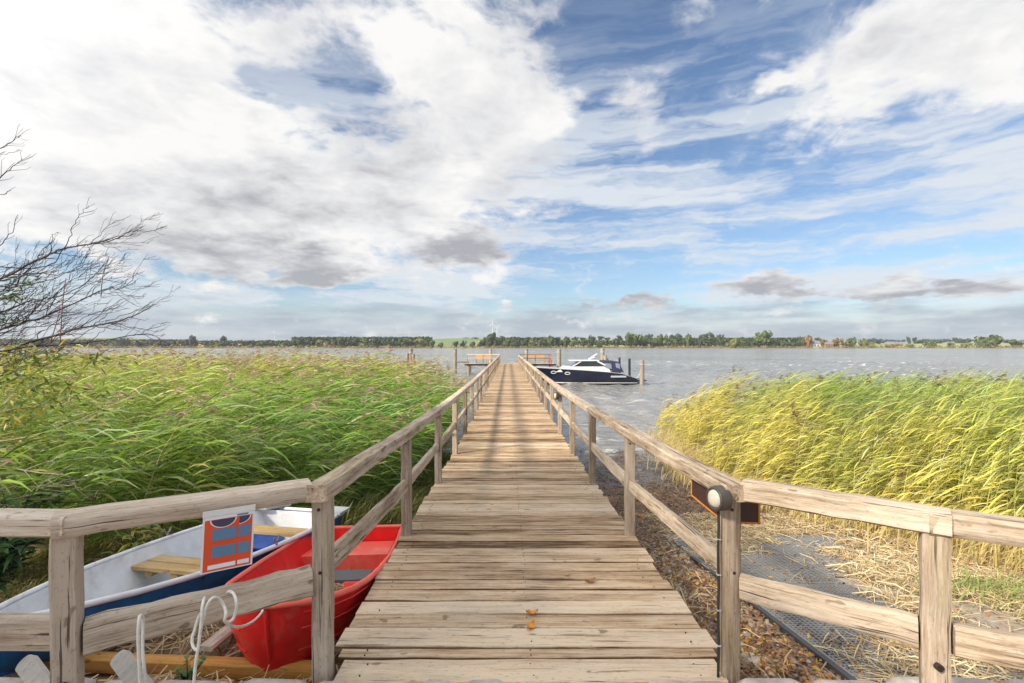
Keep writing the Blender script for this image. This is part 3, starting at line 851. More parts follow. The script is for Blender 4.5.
PEND = 55.4
pier = thing('pier', 'long weathered plank pier running straight out over the grey water', 'pier', (.05, 2.4, 1.5))
dk = MB(); NAILS = []
y = 2.425
i = 0
R3 = random.Random(21)
near_w = [.205, .10, .20, .175, .175, .16, .155, .165, .16, .15, .16, .16, .165]
while y < PEND:
    wd = near_w[i] if i < len(near_w) else R3.choice([.135, .15, .16, .165, .18, .15])
    gap = R3.uniform(.017, .025) if y < 14 else .013
    yc = y + wd / 2
    hw = 1.05 + R3.uniform(-.022, .022); hwl = 1.05 + R3.uniform(-.022, .022)
    if i == 0: hw, hwl = .985, .945
    if i == 1: hw, hwl = 1.02, .99
    x0, x1 = axis(yc) - hwl, axis(yc) + hw
    zc = deckz(yc) - .021 + R3.uniform(-.003, .003)
    tl = R3.uniform(-.004, .004)
    tint = R3.gauss(.5, .42) + (.75 if i < 6 else (-.20 if y < 9 else -.25))
    st_ = random.getstate(); random.seed(1000 + i)
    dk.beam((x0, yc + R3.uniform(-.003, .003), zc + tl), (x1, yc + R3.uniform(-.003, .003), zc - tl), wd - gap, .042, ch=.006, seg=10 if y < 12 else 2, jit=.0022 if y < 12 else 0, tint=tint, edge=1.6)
    random.setstate(st_)
    if y < 11: NAILS += [(xx + R3.uniform(-.012, .012), yc + sg * wd * .22, zc) for xx in (x0 + .13, axis(yc) + .03, x1 - .13) for sg in (-1, 1) if R3.random() < .8]
    y += wd; i += 1
for nx_, ny_, nz_ in NAILS: dk.cyl((nx_, ny_, nz_ + .015), (nx_, ny_, nz_ + .0238), .0042, n=7, tint=-4.0)   # nail heads
dk.build('deck', M['deck'], pier, 35)
for sx in (-.8, 0, .8):
    ya = 2.55
    for k in range(14):
        yb = min(ya + 4.0, PEND)
        if yb - ya < .3: break
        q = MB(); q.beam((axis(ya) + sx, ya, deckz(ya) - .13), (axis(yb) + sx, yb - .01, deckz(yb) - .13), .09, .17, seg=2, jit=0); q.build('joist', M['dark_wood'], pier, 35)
        ya = yb
for k in range(1, 14):
    ya = 2.5 + 4.1 * k
    if ya > PEND: break
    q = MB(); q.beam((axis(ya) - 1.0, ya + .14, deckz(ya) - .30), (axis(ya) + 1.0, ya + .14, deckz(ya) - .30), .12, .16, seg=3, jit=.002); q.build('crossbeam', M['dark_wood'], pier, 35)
    for sx in (-.85, .85):
        g0 = max(gzf(axis(ya) + sx, ya), -3) - .4
        q = MB(); q.beam((axis(ya) + sx, ya + .14, g0), (axis(ya) + sx, ya + .14, deckz(ya) - .38), .2, .2, up=(0, 1, 0), round_=True, jit=.004); q.build('pile', M['pile'], pier, 40)
# cross walk at the pier head
hd = MB()
x = -5.2
while x < 4.8:
    hd.beam((x + .08, 55.45, 1.285), (x + .08, 58.2, 1.285), .15, .042, seg=1, jit=0)
    x += .16
hd.build('head_deck', M['deck'], pier, 35)
for yb in (55.7, 57.9):
    q = MB(); q.beam((-5.3, yb, 1.17), (4.9, yb, 1.17), .12, .2, seg=3); q.build('crossbeam', M['dark_wood'], pier, 35)
for x_ in (-4.85, -2.9, 2.6, 4.4):
    for yb in (55.8, 57.8):
        q = MB(); q.beam((x_, yb, -3), (x_, yb, 1.10), .26, .26, up=(0, 1, 0), round_=True); q.build('pile', M['pile'], pier, 40)


# ------------------------------------------------------------------ railings
def post(mb_parent, x, y, z0, z1, w_=.11, m_='post', round_=False, d_=None, up=(0, 1, 0), tint=None):
    q = MB(); q.beam((x, y, z0), (x, y, z1), w_, d_ or w_, up=up, ch=.009, jit=.0022, seg=max(3, int((z1 - z0) / .09)) if y < 10 else 3, round_=round_, tint=tint)
    return q.build('post', M[m_], mb_parent, 40)


PY = [2.5 + 2.05 * k for k in range(26)]
RT, RW = .082, .115
for side, lab in ((-1, 'grey timber railing on the left of the pier, with the laminated notice and rope'), (1, 'grey timber railing on the right of the pier, with the round lamp')):
    def px_of(y): return axis(y) + side * 1.015
    r = thing('railing', lab, 'railing', (px_of(2.5), 2.5, 1.55), 'railings either side of the pier')
    if side < 0: RL = r
    else: RR = r
    for k, y in enumerate(PY):
        z0 = (1.30 if k == 0 else deckz(y) - .42)
        post(r, px_of(y), y, z0, railz(y) - .001, .086, tint=(1.2 if k == 0 and side < 0 else None))  # nearest left post tinted paler, daylight on it put into the colour
    for k in range(4):                                              # coach bolts through the near posts
        for z_ in (railz(PY[k]) - lerp(PY[k], [2.5, 4.55], [.36, .43]), railz(PY[k]) - .05):
            q = MB(); xx = px_of(PY[k]) + random.uniform(-.01, .01); q.cyl((xx, PY[k] - .040, z_), (xx, PY[k] - .048, z_), .008, n=8); q.build('bolt', M['bolt'], r)
    # handrail in lengths that meet over the posts
    k = 0
    while k < len(PY) - 1:
        k2 = min(k + 2, len(PY) - 1)
        ya, yb = PY[k], PY[k2]
        if k == 0: ya = PY[0] - .10
        q = MB()
        ym = PY[min(k + 1, k2)]
        pts = [ya, ym, yb]
        for a, b_ in zip(pts[:-1], pts[1:]):
            pass
        q.beam((px_of(ya), ya + .003, railz(ya) + RT / 2), (px_of(yb), yb - .003, railz(yb) + RT / 2), RW, RT, ch=.010, jit=.003, bend=railz(ya) / 2 + railz(yb) / 2 - railz(ym) if k2 > k + 1 else 0)
        q.build('handrail', M['rail'], r, 40)
        k = k2
    for k in range(len(PY) - 1):
        ya, yb = PY[k], PY[k + 1]
        da = lerp(ya, [2.5, 4.55], [.36, .43]); db = lerp(yb, [2.5, 4.55], [.36, .43])
        q = MB(); off = side * .008
        q.beam((px_of(ya) + off, ya + .045, railz(ya) - da), (px_of(yb) + off, yb - .045, railz(yb) - db), .055, .10, ch=.009, jit=.003, bend=random.uniform(-.01, .012))
        q.build('mid_rail', M['rail'], r, 40)
    if side < 0:
        A = Vector((-1.76, 1.98, 0)); Cn = Vector((px_of(2.5), 2.5, 0)); E = Vector((-3.6, 1.97, 0))
        post(r, A.x, A.y, 1.40, 2.462, .086, 'post', up=(-.45, .89, 0), tint=1.55)  # high tint paints in the light falling on this post
        dA = (Cn - A).normalized()
        a0 = A - dA * .04; c0 = Cn - dA * .062
        q = MB(); q.beam((a0.x, a0.y, 2.503), (c0.x, c0.y, 2.497), .12, .084, ch=.010, jit=.0035, seg=12); q.build('handrail', M['rail'], r, 40)
        q = MB(); q.beam((E.x, E.y, 2.505), (A.x + .03, A.y, 2.502), .117, .081, ch=.010, jit=.0032, seg=12); q.build('handrail', M['rail'], r, 40)
        a1 = A + dA * .052; c1 = Cn - dA * .055
        q = MB(); q.beam((a1.x, a1.y, 2.035), (c1.x, c1.y, 2.045), .075, .118, ch=.012, jit=.005, seg=12); q.build('mid_rail', M['rail'], r, 40)
        q = MB(); q.beam((E.x, E.y + .02, 2.06), (A.x - .048, A.y + .02, 2.062), .075, .118, ch=.011, jit=.0032, seg=12); q.build('mid_rail', M['rail'], r, 40)
        for (bx, bz) in ((A.x + .026, 1.885),):
            q = MB(); q.cyl((bx, A.y - .062, bz), (bx, A.y - .040, bz), .014, n=10); q.build('bolt', M['bolt'], r)
        q = MB(); q.beam((E.x, E.y, 1.45), (E.x, E.y, 2.46), .14, .14, up=(0, 1, 0)); q.build('post', M['post'], r, 40)
    else:
        B = Vector((1.715, 2.03, 0)); Cn = Vector((px_of(2.5), 2.5, 0)); E = Vector((3.0, 1.42, 0))
        post(r, B.x, B.y, 1.40, 2.452, .090, 'post', up=(.5, .86, 0), tint=.95)  # tint raised so the lit front is part of the colour
        dB = (B - Cn).normalized(); dE = (E - B).normalized()
        q = MB(); q.beam((Cn.x + dB.x * .062, Cn.y + dB.y * .062, 2.494), (B.x + dB.x * .05, B.y + dB.y * .05, 2.494), .12, .09, ch=.011, jit=.0035, seg=10); q.build('handrail', M['rail'], r, 40)
        q = MB(); q.beam((B.x - dE.x * .03, B.y - dE.y * .03, 2.492), (E.x, E.y, 2.49), .118, .087, ch=.011, jit=.0032, seg=10); q.build('handrail', M['rail'], r, 40)
        a1 = Cn + dB * .055; b1 = B - dB * .052
        q = MB(); q.beam((a1.x, a1.y, 2.02), (b1.x, b1.y, 2.03), .075, .115, ch=.011, jit=.004, seg=10); q.build('mid_rail', M['rail'], r, 40)
        q = MB(); q.beam((B.x + dE.x * .055, B.y + dE.y * .055, 2.03), (E.x, E.y, 2.03), .075, .115, ch=.011, jit=.0032, seg=10); q.build('mid_rail', M['rail'], r, 40)
        q = MB(); q.cyl((B.x - .025, B.y - .060, 1.93), (B.x - .025, B.y - .040, 1.93), .014, n=10)
        q.build('bolt', M['bolt'], r)
        q = MB(); q.beam((E.x, E.y, 1.45), (E.x, E.y, 2.44), .14, .14, up=(0, 1, 0)); q.build('post', M['post'], r, 40)

# rails and benches at the pier head
def head_rail(xa, xb, m_, lab):
    t_ = thing('head_railing', lab, 'railing', (xa, 55.5, 1.3), 'railings of the pier head')
    n = 3
    for k in range(n):
        x_ = xa + (xb - xa) * k / (n - 1)
        q = MB(); q.beam((x_, 55.5, 1.307), (x_, 55.5, 2.26), .09, .09, up=(0, 1, 0), seg=2); q.build('post', M['post'], t_, 40)
    for z_, nm in ((2.31, 'handrail'), (1.90, 'mid_rail')):
        q = MB(); q.beam((xa - .06, 55.5 + (0 if nm == 'handrail' else -.08), z_), (xb + .06, 55.5 + (0 if nm == 'handrail' else -.08), z_), .1, .085, seg=4); q.build(nm, M[m_], t_, 40)
    return t_


head_rail(-4.95, -1.45, 'pale_rail', 'pale timber railing across the left arm of the pier head')
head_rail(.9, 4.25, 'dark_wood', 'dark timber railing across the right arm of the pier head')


def bench(xc, lab):
    t_ = thing('bench', lab, 'bench', (xc, 57.2, 1.307), 'benches on the pier head')
    q = MB()
    for k in range(3): q.box((xc, 57.05 + k * .15, 1.76), (1.9, .13, .04), bev=.008)
    q.build('seat', M['bench'], t_)
    for sx in (-.48, .48):
        q = MB()
        for k in range(3): q.box((xc + sx, 57.52 + k * .012, 1.93 + k * .15), (.86, .035, .135), bev=.008)
        q.build('backrest', M['bench'], t_)
    for sx in (-.85, .85):
        q = MB(); q.box((xc + sx, 57.2, 1.522), (.08, .42, .43), bev=.01); q.build('leg', M['post'], t_)
        q = MB(); q.box((xc + sx * 1.06, 57.59, 1.72), (.06, .06, .82), bev=.01); q.build('back_post', M['post'], t_)


bench(-3.25, 'orange-brown bench on the left arm of the pier head')
bench(2.85, 'orange-brown bench on the right arm of the pier head')
t_ = thing('rescue_board', 'orange-red rescue board standing at the right end of the pier head', 'rescue board', (4.25, 55.75, 1.307))
q = MB(); q.box((4.25, 55.78, 1.80), (.34, .05, 1.0), bev=.01); q.build('panel', M['red_board'], t_)
q = MB(); q.tube([(4.25 + .14 * math.cos(a), 55.745, 1.95 + .14 * math.sin(a)) for a in np.linspace(0, 2 * math.pi, 15)[:-1]], .03, 8, closed=True); q.build('lifebuoy', M['print_white'], t_)


# ------------------------------------------------------------------ mooring piles
def mooring(px, top, Y, r_, lab, m_='pile', lean=(0, 0), nm='mooring_pile', extra=None):
    X_ = (px - 512) / F * Y; zt = CAMZ - (top - 346.5) / F * Y
    t_ = thing(nm, lab, 'mooring pile', (X_, Y, 0), 'mooring piles around the pier head')
    q = MB(); q.beam((X_ - lean[0], Y - lean[1], -2.5), (X_, Y, zt), r_ * 2, r_ * 2, up=(0, 1, 0), round_=True, jit=.006, seg=10); q.build('pile', M[m_], t_, 40)
    q = MB(); q.tube([(X_ + math.cos(a) * r_ * 1.08, Y + math.sin(a) * r_ * 1.08, zt - .35) for a in np.linspace(0, 6.283, 17)[:-1]], .018, 6, closed=True); q.build('rope_ring', M['rope'] if m_ != 'black_rubber' else M['bolt'], t_)
    if extra:
        for dx_, dy_, dz_ in extra:
            q = MB(); q.beam((X_ + dx_ * 2.2, Y + dy_ * 2.2, -2.5), (X_ + dx_ * .8, Y + dy_ * .8, zt - dz_), r_ * 1.7, r_ * 1.7, up=(0, 1, 0), round_=True, jit=.006, seg=8); q.build('pile', M[m_], t_, 40)
    return t_


mooring(642, 360, 42.0, .19, 'thick pale-topped mooring pile just behind the cruiser\'s stern', 'pile')
mooring(602.5, 348.5, 50, .20, 'tall mooring pile with leaning props behind the cruiser\'s cabin', 'pile', extra=[(.55, .2, 1.0), (.25, -.35, .7)])
mooring(411, 348.5, 46, .17, 'cluster of leaning grey dolphin piles over the left reed bed', 'pile', extra=[(-.38, .1, .45), (.28, -.1, .5), (-.05, .4, .8)])
mooring(455.2, 349, 60, .19, 'lone slim pile left of the pier head, joined to it by a boom', 'pile')
mooring(490.5, 349, 60, .18, 'pile rising behind the left bench on the pier head', 'pile')
mooring(526.5, 349, 60, .18, 'pile rising behind the right bench on the pier head', 'pile')
mooring(559, 349, 58, .24, 'stout pile right of the orange-red rescue board', 'pile')
mooring(619.5, 357.5, 47, .10, 'short thin black post beyond the cruiser canopy', 'black_rubber')
mooring(629.5, 358.5, 46, .11, 'taller thin black post between the canopy and the stern pile', 'black_rubber')
q = MB(); q.beam((-6.75, 59.7, 1.36), (-5.05, 58.3, 1.36), .12, .14, seg=4)
o = q.build('boom', M['dark_wood'], None, 40, org=(-5.9, 59, 1.36)); tag(o, 'dark timber boom from the pier head to the lone slim pile', 'boom')


# ------------------------------------------------------------------ lamps, sign boards, cable
def bulkhead(name, c, d, r_, lab):
    """round lamp: ring housing on a back box with a domed lens"""
    c = Vector(c); d = Vector(d).normalized()
    t_ = thing(name, lab, 'lamp', c, 'round lamps on the railing posts')
    q = MB(); q.tube([c, c + d * .045, c + d * .052], [r_, r_, r_ * .93], 24)
    q.build('housing', M['lamp_ring'], t_, 40)
    q = MB(); q.tube([c + d * .050, c + d * .062, c + d * .070, c + d * .074], [r_ * .74, r_ * .66, r_ * .42, r_ * .05], 24)
    q.build('lens', M['lens'], t_, 60)
    q = MB(); u = d.orthogonal().normalized()
    q.tube([c + d * .053 + (u * math.cos(a) + d.cross(u) * math.sin(a)) * r_ * .84 for a in np.linspace(0, 6.2832, 25)[:-1]], .008, 8, closed=True); q.build('rim', M['lamp_ring'], t_, 60)


xr = axis(2.5) + 1.015
bulkhead('bulkhead_lamp', (xr - .052, 2.44, 2.462), (-.96, -.30, .02), .060, 'round white lens lamp with bronze ring on the near right railing post')
bulkhead('bulkhead_lamp', (axis(10.7) + 1.015 - .056, 10.66, 2.15), (-1, -.25, 0), .085, 'small round lamp on a far right railing post near the shore edge')


def board(name, c, u, wd, hg, th, lab):
    c = Vector(c); u = Vector(u).normalized(); n = u.cross(Vector((0, 0, 1)))
    Mx = Matrix((u, Vector((0, 0, 1)), n)).transposed()
    t_ = thing(name, lab, 'sign board', c, 'dark boards under the right handrail')
    q = MB(); q.box(c, (wd, hg, th), M=Mx, bev=.002); q.build('panel', M['sign_face'], t_)
    for nm, du, dv, sw, sh in (('edge_strip', 0, -hg / 2 + .004, wd + .008, .010), ('edge_strip', -wd / 2, 0, .010, hg), ('edge_strip', wd / 2, 0, .010, hg), ('edge_strip', 0, hg / 2 - .004, wd + .008, .010)):
        q = MB(); q.box(c + u * du + Vector((0, 0, dv)), (sw, sh, th + .008), M=Mx, bev=.002); q.build(nm, M['sign_edge'], t_)


board('sign_board', (xr + .012, 2.80, 2.372), (0, 1, 0), .46, .155, .016, 'dark brown orange-edged board behind the round lamp, facing the pier')
board('sign_board', (xr + .118, 2.60, 2.352), (1, -.12, 0), .15, .14, .016, 'small dark board with orange edge right of the lamp post')
q = MB(); pts = [(xr - .066, 2.47, z_) for z_ in np.linspace(2.40, 1.34, 12)]
q.tube([(p[0] + .002 * math.sin(i * 2), p[1], p[2]) for i, p in enumerate(pts)], .007, 8)
cb = q.build('cable', M['black_rubber'], None, 60, org=(xr - .066, 2.47, 1.34)); tag(cb, 'black cable clipped down the post of the near round lamp', 'cable')
for z_ in np.linspace(1.55, 2.25, 5):
    q = MB(); q.box((xr - .066, 2.467, z_), (.019, .019, .004)); q.build('clip', M['grey_plate'], cb)
# ------------------------------------------------------------------ rowing boats on the bank
def dinghy(name, lab, stern, bow, prof, depth, hullm, innerm, rimm, rake=.08, step=True, flare=.62, rise=.22):
    stern, bow = Vector(stern), Vector(bow)
    ax = bow - stern; L = math.hypot(ax.x, ax.y)
    f = Vector((ax.x, ax.y, 0)).normalized(); sd = Vector((f.y, -f.x, 0))      # sd = to the boat's starboard
    t_ = thing(name, lab, 'rowing boat', (stern + bow) / 2 - Vector((0, 0, depth)), 'rowing boats on the bank')
    S = [0, .08, .2, .35, .5, .65, .76, .85, .91, .95, .98, 1.0]

    def hb(s): return float(np.interp(s, [p[0] for p in prof], [p[1] for p in prof]))
    def sheer(s): return stern.z + (bow.z - stern.z) * (s * .75 + .25 * s ** 3)
    def keel(s): return sheer(s) - depth * (1 - rise * max(0, s - .6) / .4)

    def cen(s): return stern + f * (L * s)

    def sec(s, ins=0.0, lift=0.0):
        c = cen(s); b = max(hb(s) - ins, .004); zs = sheer(s); zk = keel(s) + lift; d = zs - zk
        half = [(0.02 * b, 0), (flare * b * .6, .05), (flare * b, .16), (flare * b + (1 - flare) * b * .40, .40), (flare * b + (1 - flare) * b * .74, .68), (b * .97, .88), (b, 1.0)]
        P = []
        rk = rake * max(0, (s - .7) / .3)
        for q, v in reversed(half): P.append(Vector((c.x, c.y, 0)) - sd * q - f * rk * (1 - v) + Vector((0, 0, zk + d * v)))
        for q, v in half: P.append(Vector((c.x, c.y, 0)) + sd * q - f * rk * (1 - v) + Vector((0, 0, zk + d * v)))
        return P
    q = MB(); q.loft([sec(s) for s in S], caps=(True, True))
    q.build('hull', hullm, t_, 32)
    q = MB(); SI = [.025] + S[1:-1] + [.988]
    q.loft([sec(s, .028, .045) for s in SI], caps=(False, False))
    a = sec(.025, .028, .045); q.add(a, [tuple(range(len(a)))])
    q.build('inner_shell', innerm, t_, 32)
    q = MB()
    Lp = [sec(s)[0] for s in S]; Rp = [sec(s)[-1] for s in S]
    ring = Lp + [p for p in reversed(Rp)]
    q.tube([p + Vector((0, 0, .002)) for p in ring], .021, 10, closed=True)
    q.build('gunwale', rimm, t_, 60)
    q = MB(); q.tube([cen(s) - f * rake * max(0, (s - .7) / .3) + Vector((0, 0, keel(s) - cen(s).z - .004)) for s in S[:-1]] + [cen(1.0) - f * rake * .5 + Vector((0, 0, (keel(1) + sheer(1)) / 2 - cen(1).z)), cen(1.0) + Vector((0, 0, sheer(1) - cen(1).z))], .016, 8)
    q.build('keel', hullm, t_, 60)
    if step:                                                     # moulded lap strakes
        for v in (2, 3, 4, 5):
            for sgn in (0, 1):
                q = MB(); q.tube([sec(s)[v - 1 if not sgn else 14 - v] for s in S[:-1]], [.007] * (len(S) - 1), 6); q.build('strake', hullm, t_, 60)

    def plank(s0, s1, drop, th, m_, nm, w0=-.97, w1=.97, n=1, par=None):
        o_ = None
        for k in range(n):
            a0 = s0 + (s1 - s0) * k / n; a1 = s0 + (s1 - s0) * (k + 1) / n - (.004 if n > 1 else 0)
            P = []
            q_ = q if False else mb
            for zz_ in (0, -th):
                for s_ in (a0, a1):
                    for w_ in (w0, w1):
                        c = cen(s_); b = hb(s_) - .045
                        P.append(Vector((c.x, c.y, sheer(s_) - drop + zz_)) + sd * (b * w_))
            o2 = Vector((random.random() * 30, random.random() * 30, 0))
            mb.add(P, [(0, 1, 3, 2), (4, 6, 7, 5), (0, 4, 5, 1), (2, 3, 7, 6), (0, 2, 6, 4), (1, 5, 7, 3)], [Vector(((p - cen(0)).dot(sd), (p - cen(0)).dot(f), p.z)) + o2 for p in P])
    return t_, plank, sec, cen, sheer, hb, f, sd, keel


red = dinghy('rowing_boat', 'red fibreglass rowing boat lying bow-first between blue boat and pier', (-1.60, 5.25, 1.30), (-1.44, 2.92, 1.685),
             [(0, .44), (.2, .48), (.5, .505), (.7, .485), (.8, .455), (.88, .40), (.94, .31), (.98, .20), (1, .06)], .47, M['red_hull'], M['red_hull'], M['red_faded'], rake=.10, rise=-.12)
t_, plank, sec, cen, sheer, hb, f, sd, keel = red
mb = MB(); plank(.46, .60, .12, .20, None, '', -.98, -.45); mb.build('side_locker', M['red_faded'], t_)
mb = MB(); plank(.46, .60, .12, .20, None, '', .62, .98); mb.build('side_locker', M['red_faded'], t_)
mb = MB(); plank(.47, .59, .105, .024, None, '', -.80, .02); mb.build('thwart', M['black_pad'], t_)
mb = MB(); plank(.47, .59, .105, .024, None, '', .05, .90); mb.build('thwart', M['black_pad'], t_)
mb = MB(); plank(.03, .24, .13, .26, None, '', -.98, .98); mb.build('stern_seat', M['red_faded'], t_)
mb = MB(); plank(.84, .93, .10, .03, None, '', -.92, .92); mb.build('bow_shelf', M['red_hull'], t_)
q = MB(); c = cen(.012); q.box(c + sd * .28 + Vector((0, 0, -.055)), (.11, .012, .05), rot=math.atan2(sd.y, sd.x)); q.build('number_plate', M['grey_plate'], t_)
q = MB(); q.box(c + sd * .0 + Vector((0, 0, -.06)), (.16, .012, .09), rot=math.atan2(sd.y, sd.x)); q.build('motor_pad', M['grey_plate'], t_)
q = MB()
for k in (-.09, .07):
    p0 = cen(.05) + sd * (.05 + k * .2) + Vector((0, 0, -.09))
    q.tube([p0, cen(.14) + sd * (.05 + k * .7) + Vector((0, 0, -.122)), cen(.245) + sd * (.05 + k) + Vector((0, 0, -.16)), cen(.27) + sd * (.05 + k) + Vector((0, 0, -.32))], .006, 6)
q.tube([cen(.05) + sd * (.05 + .03 * math.cos(a)) + Vector((0, 0, -.09 + .03 * math.sin(a))) for a in np.linspace(0, 6.28, 12)], .010, 6)
q.build('painter_cord', M['cord'], t_, 60)
q = MB()
for dd in (0, .035): q.cyl(cen(.66 + dd) - sd * (hb(.66) - .03) + Vector((0, 0, -.03)), cen(.66 + dd) - sd * (hb(.66) - .04) + Vector((0, 0, -.075)), .009, n=8)
q.build('rowlock_socket', M['print_white'], t_)

blue = dinghy('rowing_boat', 'blue and white rowing boat with wooden thwarts lying left of red boat', (-2.40, 5.75, 1.32), (-2.97, 2.66, 1.68),
              [(0, .50), (.2, .55), (.42, .56), (.6, .49), (.72, .40), (.82, .29), (.9, .17), (.96, .07), (1, .012)], .44, M['blue_hull'], M['white_inner'], M['white_inner'], rake=.16, step=False, flare=.66)
t_, plank, sec, cen, sheer, hb, f, sd, keel = blue
mb = MB(); plank(.45, .555, .10, .028, None, '', -.99, .99, n=2)
mb.build('thwart', M['thwart'], t_)
for k in (-.55, .1, .6):
    q = MB(); q.box(cen(.502) + sd * (k * .5) + Vector((0, 0, sheer(.502) - cen(.502).z - .145)), (.07, .26, .035), rot=math.atan2(sd.y, sd.x)); q.build('thwart_bearer', M['thwart'], t_)
mb = MB(); plank(.12, .20, .09, .03, None, '', -.99, .99, n=2); mb.build('thwart', M['thwart'], t_)
mb = MB(); plank(.22, .80, .375, .012, None, '', -.60, .60); mb.build('floor', M['pale_blue'], t_)
# blue under-gunwale band on the hull is the hull itself; corner pads of the transom
for sg in (-1, 1):
    P = [cen(-.012) + sd * (sg * .18), cen(-.012) + sd * (sg * .56), cen(.055) + sd * (sg * .555), cen(.05) + sd * (sg * .36)]
    q = MB(); z_ = Vector((0, 0, .03)); n_ = [p + z_ for p in P] + [p + z_ * 1.8 for p in P]
    q.add(n_, [(0, 1, 2, 3), (7, 6, 5, 4), (0, 4, 5, 1), (1, 5, 6, 2), (2, 6, 7, 3), (3, 7, 4, 0)]); q.build('corner_pad', M['grey_plate'], t_)
q = MB(); q.box(cen(.02) + Vector((0, 0, -.05)), (.22, .02, .10), rot=math.atan2(sd.y, sd.x)); q.build('motor_pad', M['grey_plate'], t_)

for sg in (-1, 1):                                             # rowlocks on the gunwale
    p0 = cen(.40) + sd * (sg * hb(.40)) + Vector((0, 0, sheer(.40) - cen(.40).z + .015))
    q = MB(); q.tube([p0, p0 + Vector((0, 0, .035))], .010, 8); q.tube([p0 + Vector((0, 0, .075)) + f * (.035 * math.cos(a)) + Vector((0, 0, .04 * math.sin(a))) for a in np.linspace(math.pi * 1.0, 2 * math.pi, 9)], .007, 8); q.build('rowlock', M['galv'], t_, 60)
# things lying in or on the boats
tk = cen(.29) - sd * .08 + Vector((0, 0, -.02 + keel(.29) - cen(.29).z))
base_z = keel(.29) + .08
tt = thing('fuel_tank', 'blue plastic fuel tank standing in the blue boat beneath aft thwart', 'fuel tank', (tk.x, tk.y, base_z))
q = MB(); q.box((tk.x, tk.y, base_z + .13), (.42, .26, .25), rot=math.atan2(sd.y, sd.x), bev=.05); q.build('tank', M['blue_plastic'], tt, 40)
q = MB(); q.box((tk.x, tk.y, base_z + .27), (.46, .29, .045), rot=math.atan2(sd.y, sd.x), bev=.018); q.build('lid', M['blue_plastic'], tt, 40)
q = MB(); q.box((tk.x + f.x * .145, tk.y + f.y * .145, base_z + .14), (.09, .02, .12), rot=math.atan2(sd.y, sd.x), bev=.006); q.build('label_patch', M['white_plastic'], tt)
p = cen(.02) + sd * .42 + Vector((0, 0, .055))
tt = thing('outboard_bracket', 'chrome bracket with angled tube standing on blue boat stern corner', 'bracket', p)
q = MB(); q.tube([p, p + Vector((0, 0, .10)), p + Vector((.01, 0, .14))], [.024, .022, .02], 10); q.build('stem', M['chrome'], tt, 40)
q = MB(); q.tube([p + Vector((-.03, 0, .13)), p + Vector((.10, .02, .235))], .03, 12); q.build('tube', M['chrome'], tt, 40)
q = MB(); q.cyl(p + Vector((-.0, 0, 0)), p + Vector((0, 0, .012)), .05, n=14); q.build('base_plate', M['grey_plate'], tt, 40)

# timber bearer under the bows, cut board ends, loose board
q = MB(); q.beam((-3.9, 3.16, 1.262), (-1.12, 3.03, 1.225), .09, .10, seg=14)
o = q.build('timber_beam', M['orange_wood'], None, 40, org=(-2.5, 3.05, 1.2)); tag(o, 'long orange-brown timber lying on the ground under both boat bows', 'timber')


def board_end(p_low, p_top, wd, th, lab):
    p_low, p_top = Vector(p_low), Vector(p_top); d = (p_top - p_low); L = d.length; d.normalize()
    n = Vector((.45, -.85, .25)); n = (n - d * n.dot(d)).normalized(); s_ = d.cross(n)
    Mx = Matrix((s_, d, n)).transposed().to_4x4(); Mx.translation = p_low
    out = [(-wd / 2, 0), (wd / 2, 0), (wd / 2, L - wd * .28)] + [(wd / 2 * math.cos(a), L - wd * .28 + wd * .28 * math.sin(a)) for a in np.linspace(.25, math.pi - .25, 8)] + [(-wd / 2, L - wd * .28)]
    q_ = MB(); q_.prism(out, Mx, th)
    o_ = q_.build('board_end', M['cut_end'], None, 40, org=p_low); tag(o_, lab, 'board', 'grey board ends at the kerb'); return o_


board_end(at(66, 712, 2.16), at(28, 661, 2.30), .072, .035, 'grey round-topped board end leaning left of the near left railing post')
board_end(at(158, 706, 2.16), at(121, 656, 2.30), .072, .035, 'grey round-topped board end leaning beside the hanging rope')
q = MB(); a_, b_ = on(205, 652, 1.30), on(246, 622, 1.26)
q.beam(a_ + Vector((0, 0, .02)), b_ + Vector((0, 0, .03)), .10, .03, seg=6)
o = q.build('loose_board', M['cut_end'], None, 40, org=a_); tag(o, 'loose grey board lying in dry straw left of the red bow', 'board')

# ------------------------------------------------------------------ rope on the left rail
def chain(pts, n=8):
    """smooth curve through points"""
    P = [Vector(p) for p in pts]; P = [P[0]] + P + [P[-1]]; out = []
    for i in range(1, len(P) - 2):
        for k in range(n):
            t = k / n
            out.append(.5 * ((2 * P[i]) + (P[i + 1] - P[i - 1]) * t + (2 * P[i - 1] - 5 * P[i] + 4 * P[i + 1] - P[i + 2]) * t * t + (3 * P[i] - P[i - 1] - 3 * P[i + 1] + P[i + 2]) * t ** 3))
    out.append(P[-2]); return out


